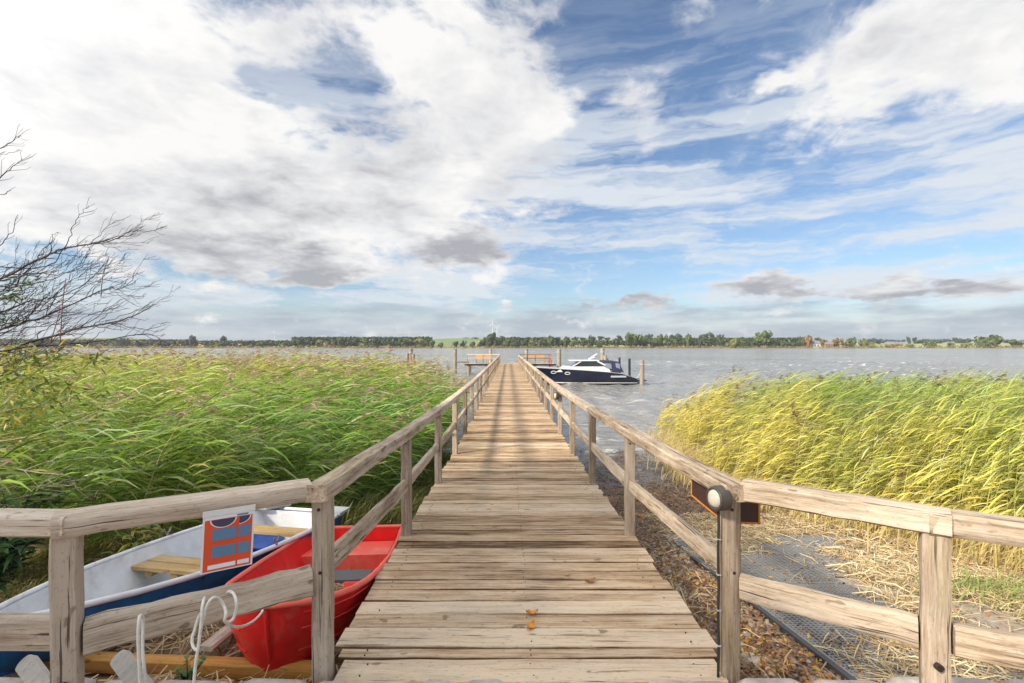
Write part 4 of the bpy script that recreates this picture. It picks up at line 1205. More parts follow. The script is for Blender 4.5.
q = MB()
q.tube(chain([at(141, 716, 2.00), at(139.5, 672, 2.00), at(138.2, 640, 2.00), at(139, 620, 2.01), at(141, 615.5, 2.04), at(143, 622, 2.06), at(142.6, 648, 2.04), at(144.5, 672, 2.02), at(148, 716, 2.02)]), .0062, 8)
o = q.build('mooring_rope', M['rope'], None, 60, org=at(141, 716, 2.0)); tag(o, 'short white rope loop standing up in front of the left mid rail', 'rope', 'white ropes at the left railing')
q = MB()
q.tube(chain([at(192, 716, 2.02), at(195, 670, 2.02), at(200, 635, 2.02), at(203, 604, 2.03), at(205, 598, 2.10), at(202, 606, 2.19), at(195, 628, 2.16), at(192, 640, 2.12), at(194, 648, 2.06), at(198, 648, 2.03), at(201, 628, 2.03), at(207, 606, 2.03), at(213, 598, 2.04), at(219, 599, 2.07), at(224, 606, 2.08), at(226, 614, 2.06), at(225, 620, 2.06), at(228, 622, 2.08), at(233, 619, 2.10), at(236, 610, 2.11), at(236, 600, 2.12), at(233, 593, 2.17), at(228, 592, 2.24), at(224, 600, 2.28), at(222, 612, 2.27), at(226, 622, 2.28), at(238, 627, 2.35), at(252, 622, 2.55), at(262, 612, 2.80), at(262, 606, 2.92)]), .0062, 8)
o = q.build('mooring_rope', M['rope'], None, 60, org=at(192, 716, 2.02)); tag(o, 'long white rope looped round the left mid rail and run to the red bow', 'rope', 'white ropes at the left railing')

# ------------------------------------------------------------------ laminated notice on the left rail
u = Vector((.82, .52, 0)).normalized(); nrm = Vector((u.y, -u.x, 0))
pc = Vector((-1.296, 2.276, 0)) + nrm * .072
dn = Vector((-.035, 0, -1)) - nrm * (-.02); dn = Vector((-.04, -.02, -1)).normalized()
Mx = Matrix((u, -dn, nrm)).transposed()
nz = lambda a, b, h=0.0: Vector((pc.x, pc.y, 2.345)) + u * a - dn * b + nrm * h
NW, NH = .200, .262
nt = thing('notice', 'orange-red laminated notice with blue blocks hung on the left railing', 'notice', nz(0, -.15))
q = MB(); q.box(nz(0, 0), (NW, NH, .003), M=Mx); q.build('sleeve', M['print_white'], nt)
q = MB(); q.box(nz(0, .126, .003), (NW + .004, .026, .004), M=Mx); q.build('clip_strip', M['white_plastic'], nt)


def sheet(nm, x0, x1, y0, y1, m_, h):
    q_ = MB(); q_.box(nz((x0 + x1) / 2, (y0 + y1) / 2, h), (x1 - x0, y1 - y0, .0012), M=Mx); return q_.build(nm, M[m_], nt)


x0, x1 = -NW / 2 + .008, NW / 2 - .008
sheet('printed_sheet', x0, x1, -.125, .098, 'sheet_red', .0024)
sheet('header_bar', x0, x1, .098, .112, 'print_white', .0024)
sheet('header_mark', .030, .075, .101, .108, 'print_blue', .0036)
vx = .036
for (a0, a1) in ((x0 + .030, vx - .004), (vx + .004, x1 - .006)):
    sheet('blue_block', a0, a1, .005, .055, 'print_blue', .0036)
    sheet('blue_block', a0, a1, -.068, -.020, 'print_blue', .0036)
sheet('white_bar', x0 + .018, vx - .004, -.117, -.099, 'print_white', .0036)
sheet('white_bar', vx + .004, x1 - .006, -.117, -.099, 'print_white', .0036)
for cx_, r0, r1, lo, hi in ((-.022, .044, .049, -1, 1), (vx + .004, .040, .0445, 0, 1)):
    a = np.linspace(math.pi if lo < 0 else 1.5 * math.pi, 2 * math.pi, 15)
    for rr, m_, h, nm in ((r1, 'print_white', .0034, 'seal_outline'), (r0, 'print_purple', .0042, 'round_seal')):
        yo = .0965
        pts = [(cx_ + rr * math.cos(t) * 1.05, yo + rr * math.sin(t) * .78) for t in a] + ([(cx_, yo)] if lo == 0 else [])
        Mp = Mx.to_4x4(); Mp.translation = nz(0, 0, h)
        q = MB(); q.prism(pts, Mp, .0008); q.build(nm, M[m_], nt)

# ------------------------------------------------------------------ motor cruiser
BZ, BY0 = 0.0, 42.0
cr = thing('motor_cruiser', 'dark blue motor cruiser with white cabin and navy canopy, moored beside the pier', 'boat', (6.3, 43.4, 0))
kx = lambda px: (px - 512) / F * 42
NS = 15
S = np.linspace(0, 1, NS)                 # 0 bow, 1 stern
XB, XS = kx(534), kx(637.5)
beam = np.interp(S, [0, .06, .15, .3, .5, .8, 1], [.03, .45, .85, 1.28, 1.45, 1.45, 1.36])
shr = np.interp(S, [0, .2, .45, .7, .86, 1], [1.40, 1.33, 1.22, 1.06, .90, .36 + .10])
secs = []; secw = []
for i, s in enumerate(S):
    xs_ = XB + (XS - XB) * s
    b = beam[i]; z1 = shr[i]
    rk = 1.55 * max(0, 1 - s / .30) ** 1.3           # raked stem
    P = []
    half = [(0.0, -.45, 1.0), (.55, -.30, .9), (.86, .10, .62), (.93, .40, .4), (1.0, .80, .15), (1.0, 1.0, 0)]
    pts = []
    for fr, v, k in half:
        zz_ = z1 * v if v > 0 else v
        pts.append((fr * b, zz_, k))
    for fr, z_, k in reversed(pts): P.append((xs_ + rk * k, 43.4 - fr, z_))
    for fr, z_, k in pts[1:]: P.append((xs_ + rk * k, 43.4 + fr, z_))
    secs.append(P)
q = MB(); q.loft(secs, caps=(True, True)); q.build('hull', M['navy'], cr, 35)
def strip(zl, zh, m_, nm, s0=0, s1=NS - 1, out=.012):
    q_ = MB()
    for sg in (-1, 1):
        A_ = []
        for i in range(s0, s1 + 1):
            P = sorted([p for p in secs[i] if (p[1] - 43.4) * sg >= 0 and p[2] > -.1], key=lambda p: p[2])
            zs_ = [p[2] for p in P]
            row = []
            for z_ in (zl, zh):
                x_ = np.interp(z_, zs_, [p[0] for p in P]); y_ = np.interp(z_, zs_, [p[1] for p in P])
                row.append((x_, y_ + sg * out, z_))
            A_.append(row)
        q_.loft(A_)
    return q_.build(nm, m_, cr)
strip(.10, .17, M['boat_white'], 'waterline_stripe', 1)
q = MB()
for sg in (-1, 1): q.tube([Vector(secs[i][0 if sg < 0 else -1]) + Vector((0, sg * .01, .0)) for i in range(NS - 1)], .020, 8)
q.build('rub_rail', M['deck_beige'], cr, 60)
dkk = MB()
rows = []
for i in range(NS - 1):
    a, b_ = secs[i][0], secs[i][-1]
    rows.append([(a[0], a[1] + .02, a[2] + .01), (a[0], a[1] + .12 * (beam[i] > .3), a[2] + .03), (a[0], 43.4, a[2] + .07), (b_[0], b_[1] - .12 * (beam[i] > .3), b_[2] + .03), (b_[0], b_[1] - .02, b_[2] + .02)])
dkk.loft(rows); dkk.build('foredeck', M['deck_beige'], cr, 40)
# cabin: coachroof, windscreen and hardtop
def cab(px0b, px1b, px0t, px1t, zb, zt, hb_, ht_, m_, nm, inset=0.0):
    q_ = MB()
    a = [(kx(px0b), 43.4 - hb_, zb), (kx(px1b), 43.4 - hb_, zb), (kx(px1b), 43.4 + hb_, zb), (kx(px0b), 43.4 + hb_, zb)]
    t2 = [(kx(px0t), 43.4 - ht_, zt), (kx(px1t), 43.4 - ht_, zt), (kx(px1t), 43.4 + ht_, zt), (kx(px0t), 43.4 + ht_, zt)]
    q_.add(a + t2, [(3, 2, 1, 0), (4, 5, 6, 7), (0, 1, 5, 4), (1, 2, 6, 5), (2, 3, 7, 6), (3, 0, 4, 7)])
    return q_.build(nm, m_, cr)
cab(556, 611, 566, 609, 1.05, 1.50, 1.22, 1.10, M['boat_white'], 'coachroof')
cab(572, 603, 580, 600, 1.495, 1.93, 1.10, .95, M['boat_glass'], 'windscreen')
q = MB(); q.box((kx(585.5), 43.4, 1.985), (kx(600.5) - kx(571), 2.15, .11), bev=.05); q.build('hardtop', M['boat_white'], cr, 40)
for sg in (-1, 1):
    q = MB(); q.beam((kx(573), 43.4 + sg * 1.12, 1.50), (kx(582), 43.4 + sg * .98, 1.94), .07, .09, seg=2, jit=0); q.build('windscreen_pillar', M['boat_white'], cr)
    q = MB(); q.beam((kx(609), 43.4 + sg * 1.14, 1.50), (kx(598), 43.4 + sg * .98, 1.95), .07, .12, seg=2, jit=0); q.build('windscreen_pillar', M['boat_white'], cr)
cn = MB()
prof_ = []
for px_, zt, hw_ in ((600.5, 1.99, 1.04), (606, 2.00, 1.12), (614, 1.97, 1.18), (620, 1.90, 1.2), (624.8, 1.05, 1.22)):
    x_ = kx(px_)
    zb = 1.42 if px_ < 608 else 1.06
    zb = min(zb, zt - .03)
    prof_.append([(x_, 43.4 - hw_, zb), (x_, 43.4 - hw_ * .97, (zb + zt) / 2), (x_, 43.4 - hw_ * .85, zt - .05), (x_, 43.4, zt + .03), (x_, 43.4 + hw_ * .85, zt - .05), (x_, 43.4 + hw_ * .97, (zb + zt) / 2), (x_, 43.4 + hw_, zb)])
cn.loft(prof_, caps=(True, True)); cp = cn.build('canopy', M['canvas'], cr, 40)
for a, b_ in ((606, 612.5), (616.5, 621)):
    q = MB()
    y_ = 43.4 - 1.205
    q.add([(kx(a), y_, 1.42), (kx(b_), y_ - .0, 1.30), (kx(b_ - .8), y_ + .05, 1.75), (kx(a - .5), y_ + .06, 1.80), (kx(a), y_ + .02, 1.42), (kx(b_), y_ + .02, 1.30), (kx(b_ - .8), y_ + .07, 1.75), (kx(a - .5), y_ + .08, 1.80)], [(0, 1, 2, 3), (7, 6, 5, 4), (0, 4, 5, 1), (1, 5, 6, 2), (2, 6, 7, 3), (3, 7, 4, 0)])
    q.build('vinyl_window', M['canvas_win'], cp)
def surf_y(px_, z_):
    i = int(np.argmin([abs(XB + (XS - XB) * s - kx(px_)) for s in S]))
    P = sorted([p for p in secs[i] if p[1] <= 43.4 and p[2] > -.1], key=lambda p: p[2])
    return float(np.interp(z_, [p[2] for p in P], [p[1] for p in P]))
for px_, py_ in ((554, 372.6), (567.6, 373.4)):
    z_ = CAMZ - (py_ - 346.5) / F * 42; y_ = surf_y(px_, z_)
    q = MB(); q.tube([(kx(px_) + .21 * math.cos(a), y_ - .03, z_ + .10 * math.sin(a)) for a in np.linspace(0, 6.283, 21)[:-1]], .028, 8, closed=True); ph = q.build('porthole', M['boat_white'], cr, 60)
    q = MB(); q.prism([(.2 * math.cos(a), .09 * math.sin(a)) for a in np.linspace(0, 6.283, 17)[:-1]], Matrix.Translation((kx(px_), y_ - .02, z_)) @ Matrix.Rotation(math.pi / 2, 4, 'X'), .012); q.build('pane', M['boat_glass'], ph)
z_ = CAMZ - (376.6 - 346.5) / F * 42
q = MB(); q.box((kx(618.5), surf_y(618.5, z_) - .02, z_), (1.30, .05, .17), bev=.024); q.build('air_intake', M['grey_plate'], cr, 40)
q = MB(); q.box((XS + .35, 43.4, .33), (.9, 2.5, .10), bev=.03); q.build('swim_platform', M['navy'], cr, 40)
q = MB(); q.tube([(kx(591.5), 43.4, 2.03), (kx(596), 43.4, 2.30), (kx(600), 43.4, 2.55)], [.13, .10, .05], 8); q.build('radar_mast', M['boat_white'], cr, 60)
q = MB(); q.box((kx(595.6), 43.4, 2.25), (.10, 1.3, .09), bev=.03); q.build('mast_spreader', M['boat_white'], cr)
q = MB(); q.box((kx(568.5), 43.4, 1.40), (.5, .6, .14), bev=.04); q.build('deck_hatch', M['boat_white'], cr, 40)
q = MB(); zt = 1.4
q.tube(chain([(kx(637), 42.2, .52), (kx(639.5), 42.1, .80), (kx(641.2), 42.0, 1.5)], 6), .02, 6)
o = q.build('mooring_line', M['rope'], None, 60, org=(kx(637), 42.2, .52)); tag(o, 'mooring line from the cruiser\'s stern to the thick pile', 'rope')
# ------------------------------------------------------------------ reeds
def inside(poly, x, y):
    r = np.zeros(len(x), bool); n = len(poly)
    for i in range(n):
        x0, y0 = poly[i]; x1, y1 = poly[(i + 1) % n]
        c = ((y0 > y) != (y1 > y)) & (x < (x1 - x0) * (y - y0) / (y1 - y0 + 1e-12) + x0)
        r ^= c
    return r


def patchy(x, y, s=1.0, o=0.0):
    return (np.sin(x * .9 * s + o) * np.sin(y * .7 * s + 1.3 + o) + .6 * np.sin(x * 1.9 * s - y * 1.1 * s + 2 + o) + .4 * np.sin(x * 3.7 * s + y * 2.9 * s + o)) / 2


def reeds(name, label, poly, dens, hfun, cfun, lean, seed, nleaf=9, plume=.5, pcol=((.32, .21, .14), (.56, .42, .29)), wind=(1.0, .12), lw=1.0):
    r = np.random.default_rng(seed)
    P = np.array(poly); x0, y0 = P.min(0); x1, y1 = P.max(0)
    n = int((x1 - x0) * (y1 - y0) * dens)
    x = r.uniform(x0, x1, n); y = r.uniform(y0, y1, n)
    k = inside(poly, x, y) & (np.abs(x) < y * 1.024 + 3.0)
    # thinner far away, clumped
    k &= r.uniform(0, 1, n) < np.clip(1.15 - y / 42, .45, 1) * np.clip(.78 + .75 * patchy(x, y, 1.5, 4), .22, 1)
    x, y = x[k], y[k]; n = len(x)
    z0 = gz(x, y) - .05
    h = hfun(x, y, r)
    wd = np.array(wind) / np.hypot(*wind)
    th = r.normal(0, .45, n); L = h * lean * r.uniform(.5, 1.5, n) * (1 + .35 * patchy(x, y, 1.1, 2))
    dx_, dy_ = wd[0] * np.cos(th) - wd[1] * np.sin(th), wd[1] * np.cos(th) + wd[0] * np.sin(th)
    base = cfun(x, y, r)                                             # (n,3)
    VV = []; QQ = []; CC = []; off = 0

    def pos(t):                                                      # t (n,) -> (n,3)
        return np.stack([x + dx_ * L * t ** 2, y + dy_ * L * t ** 2, z0 + h * (t - .10 * lean * t ** 3)], -1)

    def strips(pts, wid, side, col):
        """pts (m,k,3), wid (k,), side (m,3) or (m,k,3), col (m,k,3)"""
        nonlocal off
        m, kk, _ = pts.shape
        s_ = side[:, None, :] if side.ndim == 2 else side
        w_ = wid[None, :, None] if wid.ndim == 1 else wid[:, :, None]
        V = np.stack([pts - s_ * w_, pts + s_ * w_], 2).reshape(-1, 3)
        b_ = (np.arange(m)[:, None] * kk + np.arange(kk - 1)[None, :]) * 2 + off
        Q = np.stack([b_, b_ + 1, b_ + 3, b_ + 2], -1).reshape(-1, 4)
        VV.append(V); QQ.append(Q); CC.append(np.repeat(col.reshape(-1, 3), 2, 0)); off += len(V)
    # stalks
    ts = np.array([0, .35, .7, 1.0])
    pts = np.stack([pos(np.full(n, t)) for t in ts], 1)
    a = r.uniform(0, 6.283, n); side = np.stack([np.cos(a), np.sin(a), np.zeros(n)], -1)
    stalk = np.array([.30, .25, .10]) * r.uniform(.6, 1.25, (n, 1))
    dead = r.uniform(0, 1, n) < .07
    sc_ = stalk[:, None, :] * np.array([.85, .9, 1, 1])[None, :, None]
    sc_ = sc_ * .25 + base[:, None, :] * .70
    sc_[dead] = np.array([.62, .50, .32]) * r.uniform(.7, 1.1, (dead.sum(), 1, 1))
    strips(pts, np.array([.0055, .005, .004, .0025]), side, sc_)
    # leaves
    for q in range(nleaf):
        t = np.clip((q + r.uniform(0, 1, n)) / nleaf * .80 + .18, 0, .97)
        p0 = pos(t)
        sgn = 1 if q % 2 else -1
        a = np.arctan2(dy_, dx_) + sgn * r.uniform(.15, 1.5, n) * .75 + r.normal(0, .25, n)
        ln = r.uniform(.38, .80, n) * np.clip(h / 2.1, .55, 1.15)
        hd = np.stack([np.cos(a), np.sin(a)], -1) * .50 + wd[None, :] * .95
        hd /= np.linalg.norm(hd, axis=1, keepdims=True)
        up0 = r.uniform(.10, .85, n)
        droop = r.uniform(.15, .80, n)
        s = np.array([0, .33, .68, 1.0])
        pts = p0[:, None, :] + np.concatenate([hd[:, None, :] * (ln[:, None, None] * s[None, :, None]), (ln[:, None] * (up0[:, None] * s - droop[:, None] * s ** 2))[:, :, None]], -1)
        sd_ = np.stack([-hd[:, 1], hd[:, 0], r.normal(0, .55, n)], -1); sd_ /= np.linalg.norm(sd_, axis=1, keepdims=True)
        w_ = (r.uniform(.009, .019, n) * lw)[:, None] * np.array([.55, 1, .75, .06])[None, :]
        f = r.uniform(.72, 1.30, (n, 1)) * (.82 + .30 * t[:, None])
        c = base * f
        yl = r.uniform(0, 1, n) < .14
        c[yl] = c[yl] * .35 + np.array([.66, .52, .17]) * .65
        pa = r.uniform(0, 1, n) < .11
        c[pa] = c[pa] * .5 + np.array([.58, .62, .42]) * .5
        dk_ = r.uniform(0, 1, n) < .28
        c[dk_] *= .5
        cl = c[:, None, :] * np.ones((1, 4, 1)); cl[:, 3] = cl[:, 3] * .7 + np.array([.36, .29, .10]) * .3
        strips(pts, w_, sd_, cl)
    # plumes
    kp = r.uniform(0, 1, n) < plume * np.interp(y, [6, 11, 18], [.08, .35, 1.0])
    m = kp.sum()
    if m:
        tip = pos(np.full(n, 1.0))[kp]; dn_ = np.stack([dx_, dy_], -1)[kp]
        lo, hi = np.array(pcol[0]), np.array(pcol[1])
        pc_ = lo + (hi - lo) * r.uniform(0, 1, (m, 1))
        for q in range(9):
            ln = r.uniform(.10, .22, m); st = r.uniform(-.02, .14, m)
            a = np.arctan2(dn_[:, 1], dn_[:, 0]) + r.normal(0, .55, m)
            hd = np.stack([np.cos(a), np.sin(a)], -1)
            p0 = tip + np.concatenate([hd * (st[:, None] * .3), (st * .9)[:, None]], -1)
            s = np.array([0, .5, 1.0]); up0 = r.uniform(.2, 1.0, m)
            pts = p0[:, None, :] + np.concatenate([hd[:, None, :] * (ln[:, None, None] * s[None, :, None]), (ln[:, None] * (up0[:, None] * s - .65 * s ** 2))[:, :, None]], -1)
            sd_ = r.normal(size=(m, 3)); sd_ /= np.linalg.norm(sd_, axis=1, keepdims=True)
            cl = (pc_ * r.uniform(.8, 1.2, (m, 1)))[:, None, :] * np.ones((1, 3, 1))
            strips(pts, np.array([.006, .012, .003]), sd_, cl)
    V = np.concatenate(VV); Q = np.concatenate(QQ); CL = np.concatenate(CC)
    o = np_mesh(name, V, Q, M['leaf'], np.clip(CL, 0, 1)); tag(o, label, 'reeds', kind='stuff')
    print(name, n, 'stalks', len(Q), 'faces')
    return o


def mixc(a, b, f): return np.array(a)[None, :] * (1 - f[:, None]) + np.array(b)[None, :] * f[:, None]


G_D, G_M, G_Y, STR = (.115, .27, .035), (.25, .47, .05), (.40, .37, .05), (.47, .37, .13)


def col_left(x, y, r):
    v = np.clip(.5 + .5 * patchy(x, y, .8, 1) + r.normal(0, .22, len(x)), 0, 1)
    c = mixc(G_D, G_M, v)
    yl = np.clip((y - 9) / 14, 0, 1) * .45 + np.clip((-x - 4) / 12, 0, .35) + .25 * patchy(x, y, .6, 7)
    return c * (1 - np.clip(yl, 0, .8))[:, None] + np.array([.58, .56, .10])[None, :] * np.clip(yl, 0, .8)[:, None]


def h_left(x, y, r):
    zt = np.interp(y, [4, 6, 9, 14, 22, 27], [2.30, 2.5, 2.6, 2.62, 2.66, 2.58]) + np.clip((-x - 6) / 20, 0, .25)
    edge = np.clip((-x - 2.0) / 3.4, 0, 1)                          # lower towards the pier
    zt = zt - (1 - edge) * np.interp(y, [6, 12, 22], [.35, .6, 1.25])
    return (zt - gz(x, y)) * r.normal(.93, .085, len(x)) + .17 * patchy(x, y, 1.5, 3)


reeds('reed_bed', 'tall green reed bed bending in the wind, left of the pier', [(-2.6, 6.7), (-2.2, 8.3), (-2.15, 10), (-2.5, 17), (-3.1, 22), (-5, 25.5), (-9, 27), (-31, 27), (-31, 6.5), (-9, 4.3), (-4.9, 3.9), (-4.3, 5.2), (-3.2, 6.4)],
      30, h_left, col_left, .38, 31, nleaf=13, plume=.62, lw=1.1)


def col_right(x, y, r):
    d = x - np.interp(y, [5, 9, 13, 20], [5.0, 4.6, 4.7, 5.8])
    v = np.clip(.45 + .5 * patchy(x, y, .9, 2) + r.normal(0, .22, len(x)), 0, 1)
    c = mixc((.17, .31, .05), (.46, .55, .11), v)
    f = np.clip(1.0 - d / 4.2 + .45 * patchy(x, y, 1.3, 8), 0, 1) * .86 + np.clip(.35 * patchy(x, y, .7, 5) + .05, 0, .4)
    return c * (1 - np.clip(f, 0, .9))[:, None] + np.array([.78, .66, .14])[None, :] * np.clip(f, 0, .9)[:, None]


def h_right(x, y, r):
    zt = np.interp(y, [4, 6.5, 9, 14, 22], [1.95, 2.12, 2.28, 2.25, 2.0])
    d = x - np.interp(y, [5, 9, 13, 20], [5.0, 4.6, 4.7, 5.8])
    zt = zt - np.clip(1 - d / 3.2, 0, 1) ** 1.3 * 1.05
    return np.clip((zt - gz(x, y)) * r.normal(.93, .10, len(x)) + .16 * patchy(x, y, 1.5, 3), .4, 3)


reeds('reed_bed', 'yellow-green reed bed leaning in the wind, right of the pier', [(5.3, 4.6), (4.9, 6.2), (4.55, 7.6), (4.35, 9.2), (4.45, 12), (5.3, 17), (5.7, 20.5), (8, 22), (24, 22.5), (24, 9), (9.5, 4.2)],
      38, h_right, col_right, .50, 32, nleaf=14, plume=.13, lw=.72, pcol=((.13, .075, .05), (.30, .20, .12)))


# yellow grass fringe at the foot of the right reeds
def blades(name, label, cat, n, sampler, hgt, wid, cols, lean, seed, kind='stuff', flat=0.0):
    r = np.random.default_rng(seed)
    x, y = sampler(r, n); n = len(x)
    z = gz(x, y) - .01
    h = hgt * r.uniform(.5, 1.2, n); a = r.uniform(0, 6.283, n) ; 
    dx_ = np.cos(a) * .6 + .7; dy_ = np.sin(a) * .6
    L = h * lean * r.uniform(.4, 1.6, n)
    s = np.array([0, .4, .75, 1.0])
    pts = np.stack([x[:, None] + dx_[:, None] * L[:, None] * s ** 2, y[:, None] + dy_[:, None] * L[:, None] * s ** 2, z[:, None] + h[:, None] * (s - .45 * lean * s ** 2.2)], -1)
    b_ = r.uniform(0, 6.283, n); side = np.stack([np.cos(b_), np.sin(b_), np.zeros(n)], -1)
    w_ = wid * r.uniform(.6, 1.3, n)[:, None] * np.array([.8, 1, .7, .08])[None, :]
    V = np.stack([pts - side[:, None] * w_[:, :, None], pts + side[:, None] * w_[:, :, None]], 2).reshape(-1, 3)
    q = (np.arange(n)[:, None] * 4 + np.arange(3)[None, :]) * 2
    Q = np.stack([q, q + 1, q + 3, q + 2], -1).reshape(-1, 4)
    f = r.uniform(0, 1, n); c = mixc(cols[0], cols[1], f) * r.uniform(.75, 1.2, (n, 1))
    o = np_mesh(name, V, Q, M['leaf'], np.clip(np.repeat(c, 8, 0), 0, 1)); tag(o, label, cat, kind=kind)
    return o


def fringe(r, n):
    y = 4.6 + 15.5 * r.beta(1.1, 1.9, n); e = np.interp(y, [4.6, 6.2, 7.6, 9.2, 12, 17, 20.5], [5.3, 4.85, 4.45, 4.25, 4.35, 5.2, 5.7])
    return e + r.normal(.10, .35, n), y


blades('dry_grass', 'golden dry grass fringe at the foot of the right reed bed', 'grass', 7500, fringe, .52, .006, ((.46, .36, .16), (.66, .54, .20)), .75, 41)
blades('green_grass', 'green grass tuft growing in straw at the right edge', 'grass', 420, lambda r, n: (r.normal(4.15, .30, n), r.normal(4.25, .20, n)), .22, .005, ((.22, .30, .08), (.40, .42, .14)), .9, 42)
blades('bank_grass', 'short green and straw grass on the left bank behind the boats', 'grass', 6000, lambda r, n: (r.uniform(-5.2, -3.15, n) + 0 * n, r.uniform(2.7, 6.2, n)), .22, .006, ((.10, .16, .03), (.42, .32, .12)), .8, 43)
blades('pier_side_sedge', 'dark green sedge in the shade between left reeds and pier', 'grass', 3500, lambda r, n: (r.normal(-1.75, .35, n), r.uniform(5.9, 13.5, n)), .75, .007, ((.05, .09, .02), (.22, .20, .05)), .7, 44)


# ------------------------------------------------------------------ lying straw, leaves, gravel
def litter(name, label, cat, n, sampler, ln, wd, cols, seed, lift=.03, tilt=.15, leafshape=False):
    r = np.random.default_rng(seed)
    x, y = sampler(r, n); n = len(x)
    z = gz(x, y) + rough_noise(x, y) * np.where((x > 1.85) & (x < 4.4) & (y < 6.6), 0, .035) + r.uniform(.004, lift, n)
    a = r.uniform(0, 6.283, n); l = ln * r.uniform(.4, 1.3, n) / 2
    d = np.stack([np.cos(a), np.sin(a), r.normal(0, tilt, n)], -1) * l[:, None]
    w_ = wd * r.uniform(.6, 1.3, n)
    s = np.stack([-np.sin(a), np.cos(a), r.normal(0, .5, n)], -1) * w_[:, None]
    p = np.stack([x, y, z], -1); bend = np.stack([np.zeros(n), np.zeros(n), r.uniform(-.1, .35, n) * l], -1)
    if leafshape:
        V = np.stack([p - d, p - s * 1.0 + bend, p + d, p + s + bend], 1).reshape(-1, 3)
        Q = np.arange(n * 4).reshape(n, 4); rep = 4
    else:
        V = np.stack([p - d - s, p - d + s, p + bend - s, p + bend + s, p + d - s * .6, p + d + s * .6], 1).reshape(-1, 3)
        q = np.arange(n)[:, None] * 6 + np.array([0, 2])[None, :]
        Q = np.stack([q, q + 1, q + 3, q + 2], -1).reshape(-1, 4); rep = 6
    C_ = np.array(cols); c = C_[r.integers(0, len(C_), n)] * r.uniform(.7, 1.2, (n, 1))
    o = np_mesh(name, V, Q, M['litter'], np.clip(np.repeat(c, rep, 0), 0, 1)); tag(o, label, cat, kind='stuff')
    return o


def keep(x, y, k): return x[k], y[k]


def s_right(r, n):
    x = r.uniform(1.3, 8, n); y = r.uniform(2.5, 7.6, n)
    p = patchy(x, y, 2.1, 3)
    ok = (x < y * 1.1 + 1) & (r.uniform(0, 1, n) < np.clip(.25 + .5 * p + np.clip((x - 2.2) / 1.6, 0, .9) - .35 * (x < 1.95), .03, 1))
    mat_ = (x > 1.95) & (x < 4.4) & (y < 6.4)
    ok &= ~mat_ | (p > .05) | (r.uniform(0, 1, n) < .08)
    return keep(x, y, ok)


litter('straw', 'pale straw strewn over the bank right of the pier', 'straw', 60000, s_right, .22, .0030, [(.50, .37, .19), (.58, .45, .25), (.40, .27, .12), (.62, .52, .33)], 51, lift=.045)
def s_left(r, n):
    x = r.uniform(-4.9, -.5, n); y = 2.52 + 3.6 * r.beta(1, 1.6, n)
    return keep(x, y, (y < 2.8) | (y > 3.22))


litter('straw', 'dry straw lying under and behind the rowing boats', 'straw', 9000, s_left, .24, .0034, [(.46, .34, .18), (.36, .25, .12), (.24, .16, .08), (.54, .44, .27)], 52, lift=.05)


def s_wrack(r, n):
    y = 5.6 + 10.0 * r.beta(1.1, 1.7, n); x = r.uniform(1.0, 5.6, n)
    return keep(x, y, (r.uniform(0, 1, n) < np.clip(.5 + .6 * patchy(x, y, 1.6, 9), .1, 1)) & ~((x > 1.9) & (y < 6.5)))


litter('wrack', 'dark rotting reed wrack along the shore right of the pier', 'wrack', 20000, s_wrack, .20, .0045, [(.12, .07, .04), (.20, .12, .07), (.30, .20, .11), (.07, .045, .03)], 53, lift=.05, tilt=.3)


def s_leaf(r, n):
    x = np.where(r.uniform(0, 1, n) < .72, r.normal(1.62, .28, n), r.uniform(1.2, 4.2, n)); y = 2.5 + 4.2 * r.beta(1, 1.9, n)
    return keep(x, y, (x > 1.15))


litter('leaf_litter', 'brown and orange fallen leaves beside the mats', 'leaves', 4600, s_leaf, .046, .010, [(.30, .12, .04), (.40, .17, .04), (.20, .10, .05), (.50, .31, .07), (.15, .08, .045), (.24, .15, .08)], 54, lift=.03, tilt=.3, leafshape=True)
litter('leaf_litter', 'sparse fallen leaves on the dark mud near the water', 'leaves', 260, lambda r, n: (r.uniform(1.2, 4.2, n), r.uniform(6.5, 10.5, n)), .055, .013, [(.46, .18, .03), (.55, .33, .06), (.30, .14, .05)], 55, lift=.05, tilt=.3, leafshape=True)

# gravel between pier and mats
r = np.random.default_rng(61)
IC = np.array([(-1, -1, -.6), (1, -1, -.6), (1, 1, -.6), (-1, 1, -.6), (-.7, -.7, .6), (.7, -.7, .6), (.7, .7, .6), (-.7, .7, .6)])
IQ = np.array([(4, 5, 6, 7), (0, 1, 5, 4), (1, 2, 6, 5), (2, 3, 7, 6), (3, 0, 4, 7)])
n = 2600
x = r.uniform(1.12, 1.9, n); y = 2.5 + 5.0 * r.beta(1, 1.5, n)
s_ = r.uniform(.006, .02, n) * np.where(r.uniform(0, 1, n) < .08, 1.8, 1)
a = r.uniform(0, 6.283, n)
V = IC[None] * s_[:, None, None] * r.uniform(.6, 1.3, (n, 8, 3))
V = np.stack([V[..., 0] * np.cos(a)[:, None] - V[..., 1] * np.sin(a)[:, None], V[..., 0] * np.sin(a)[:, None] + V[..., 1] * np.cos(a)[:, None], V[..., 2]], -1)
V += np.stack([x, y, gz(x, y) + rough_noise(x, y) * .035 + .004], -1)[:, None, :]
Q = (IQ[None] + np.arange(n)[:, None, None] * 8).reshape(-1, 4)
c = np.array([(.36, .27, .19), (.27, .19, .13), (.48, .40, .32), (.20, .13, .09), (.38, .28, .19)])[r.integers(0, 5, n)] * r.uniform(.8, 1.2, (n, 1))
o = np_mesh('gravel', V.reshape(-1, 3), Q, M['litter'], np.repeat(c, 8, 0)); tag(o, 'loose gravel between the pier and the steel-edged mat', 'gravel', kind='stuff')

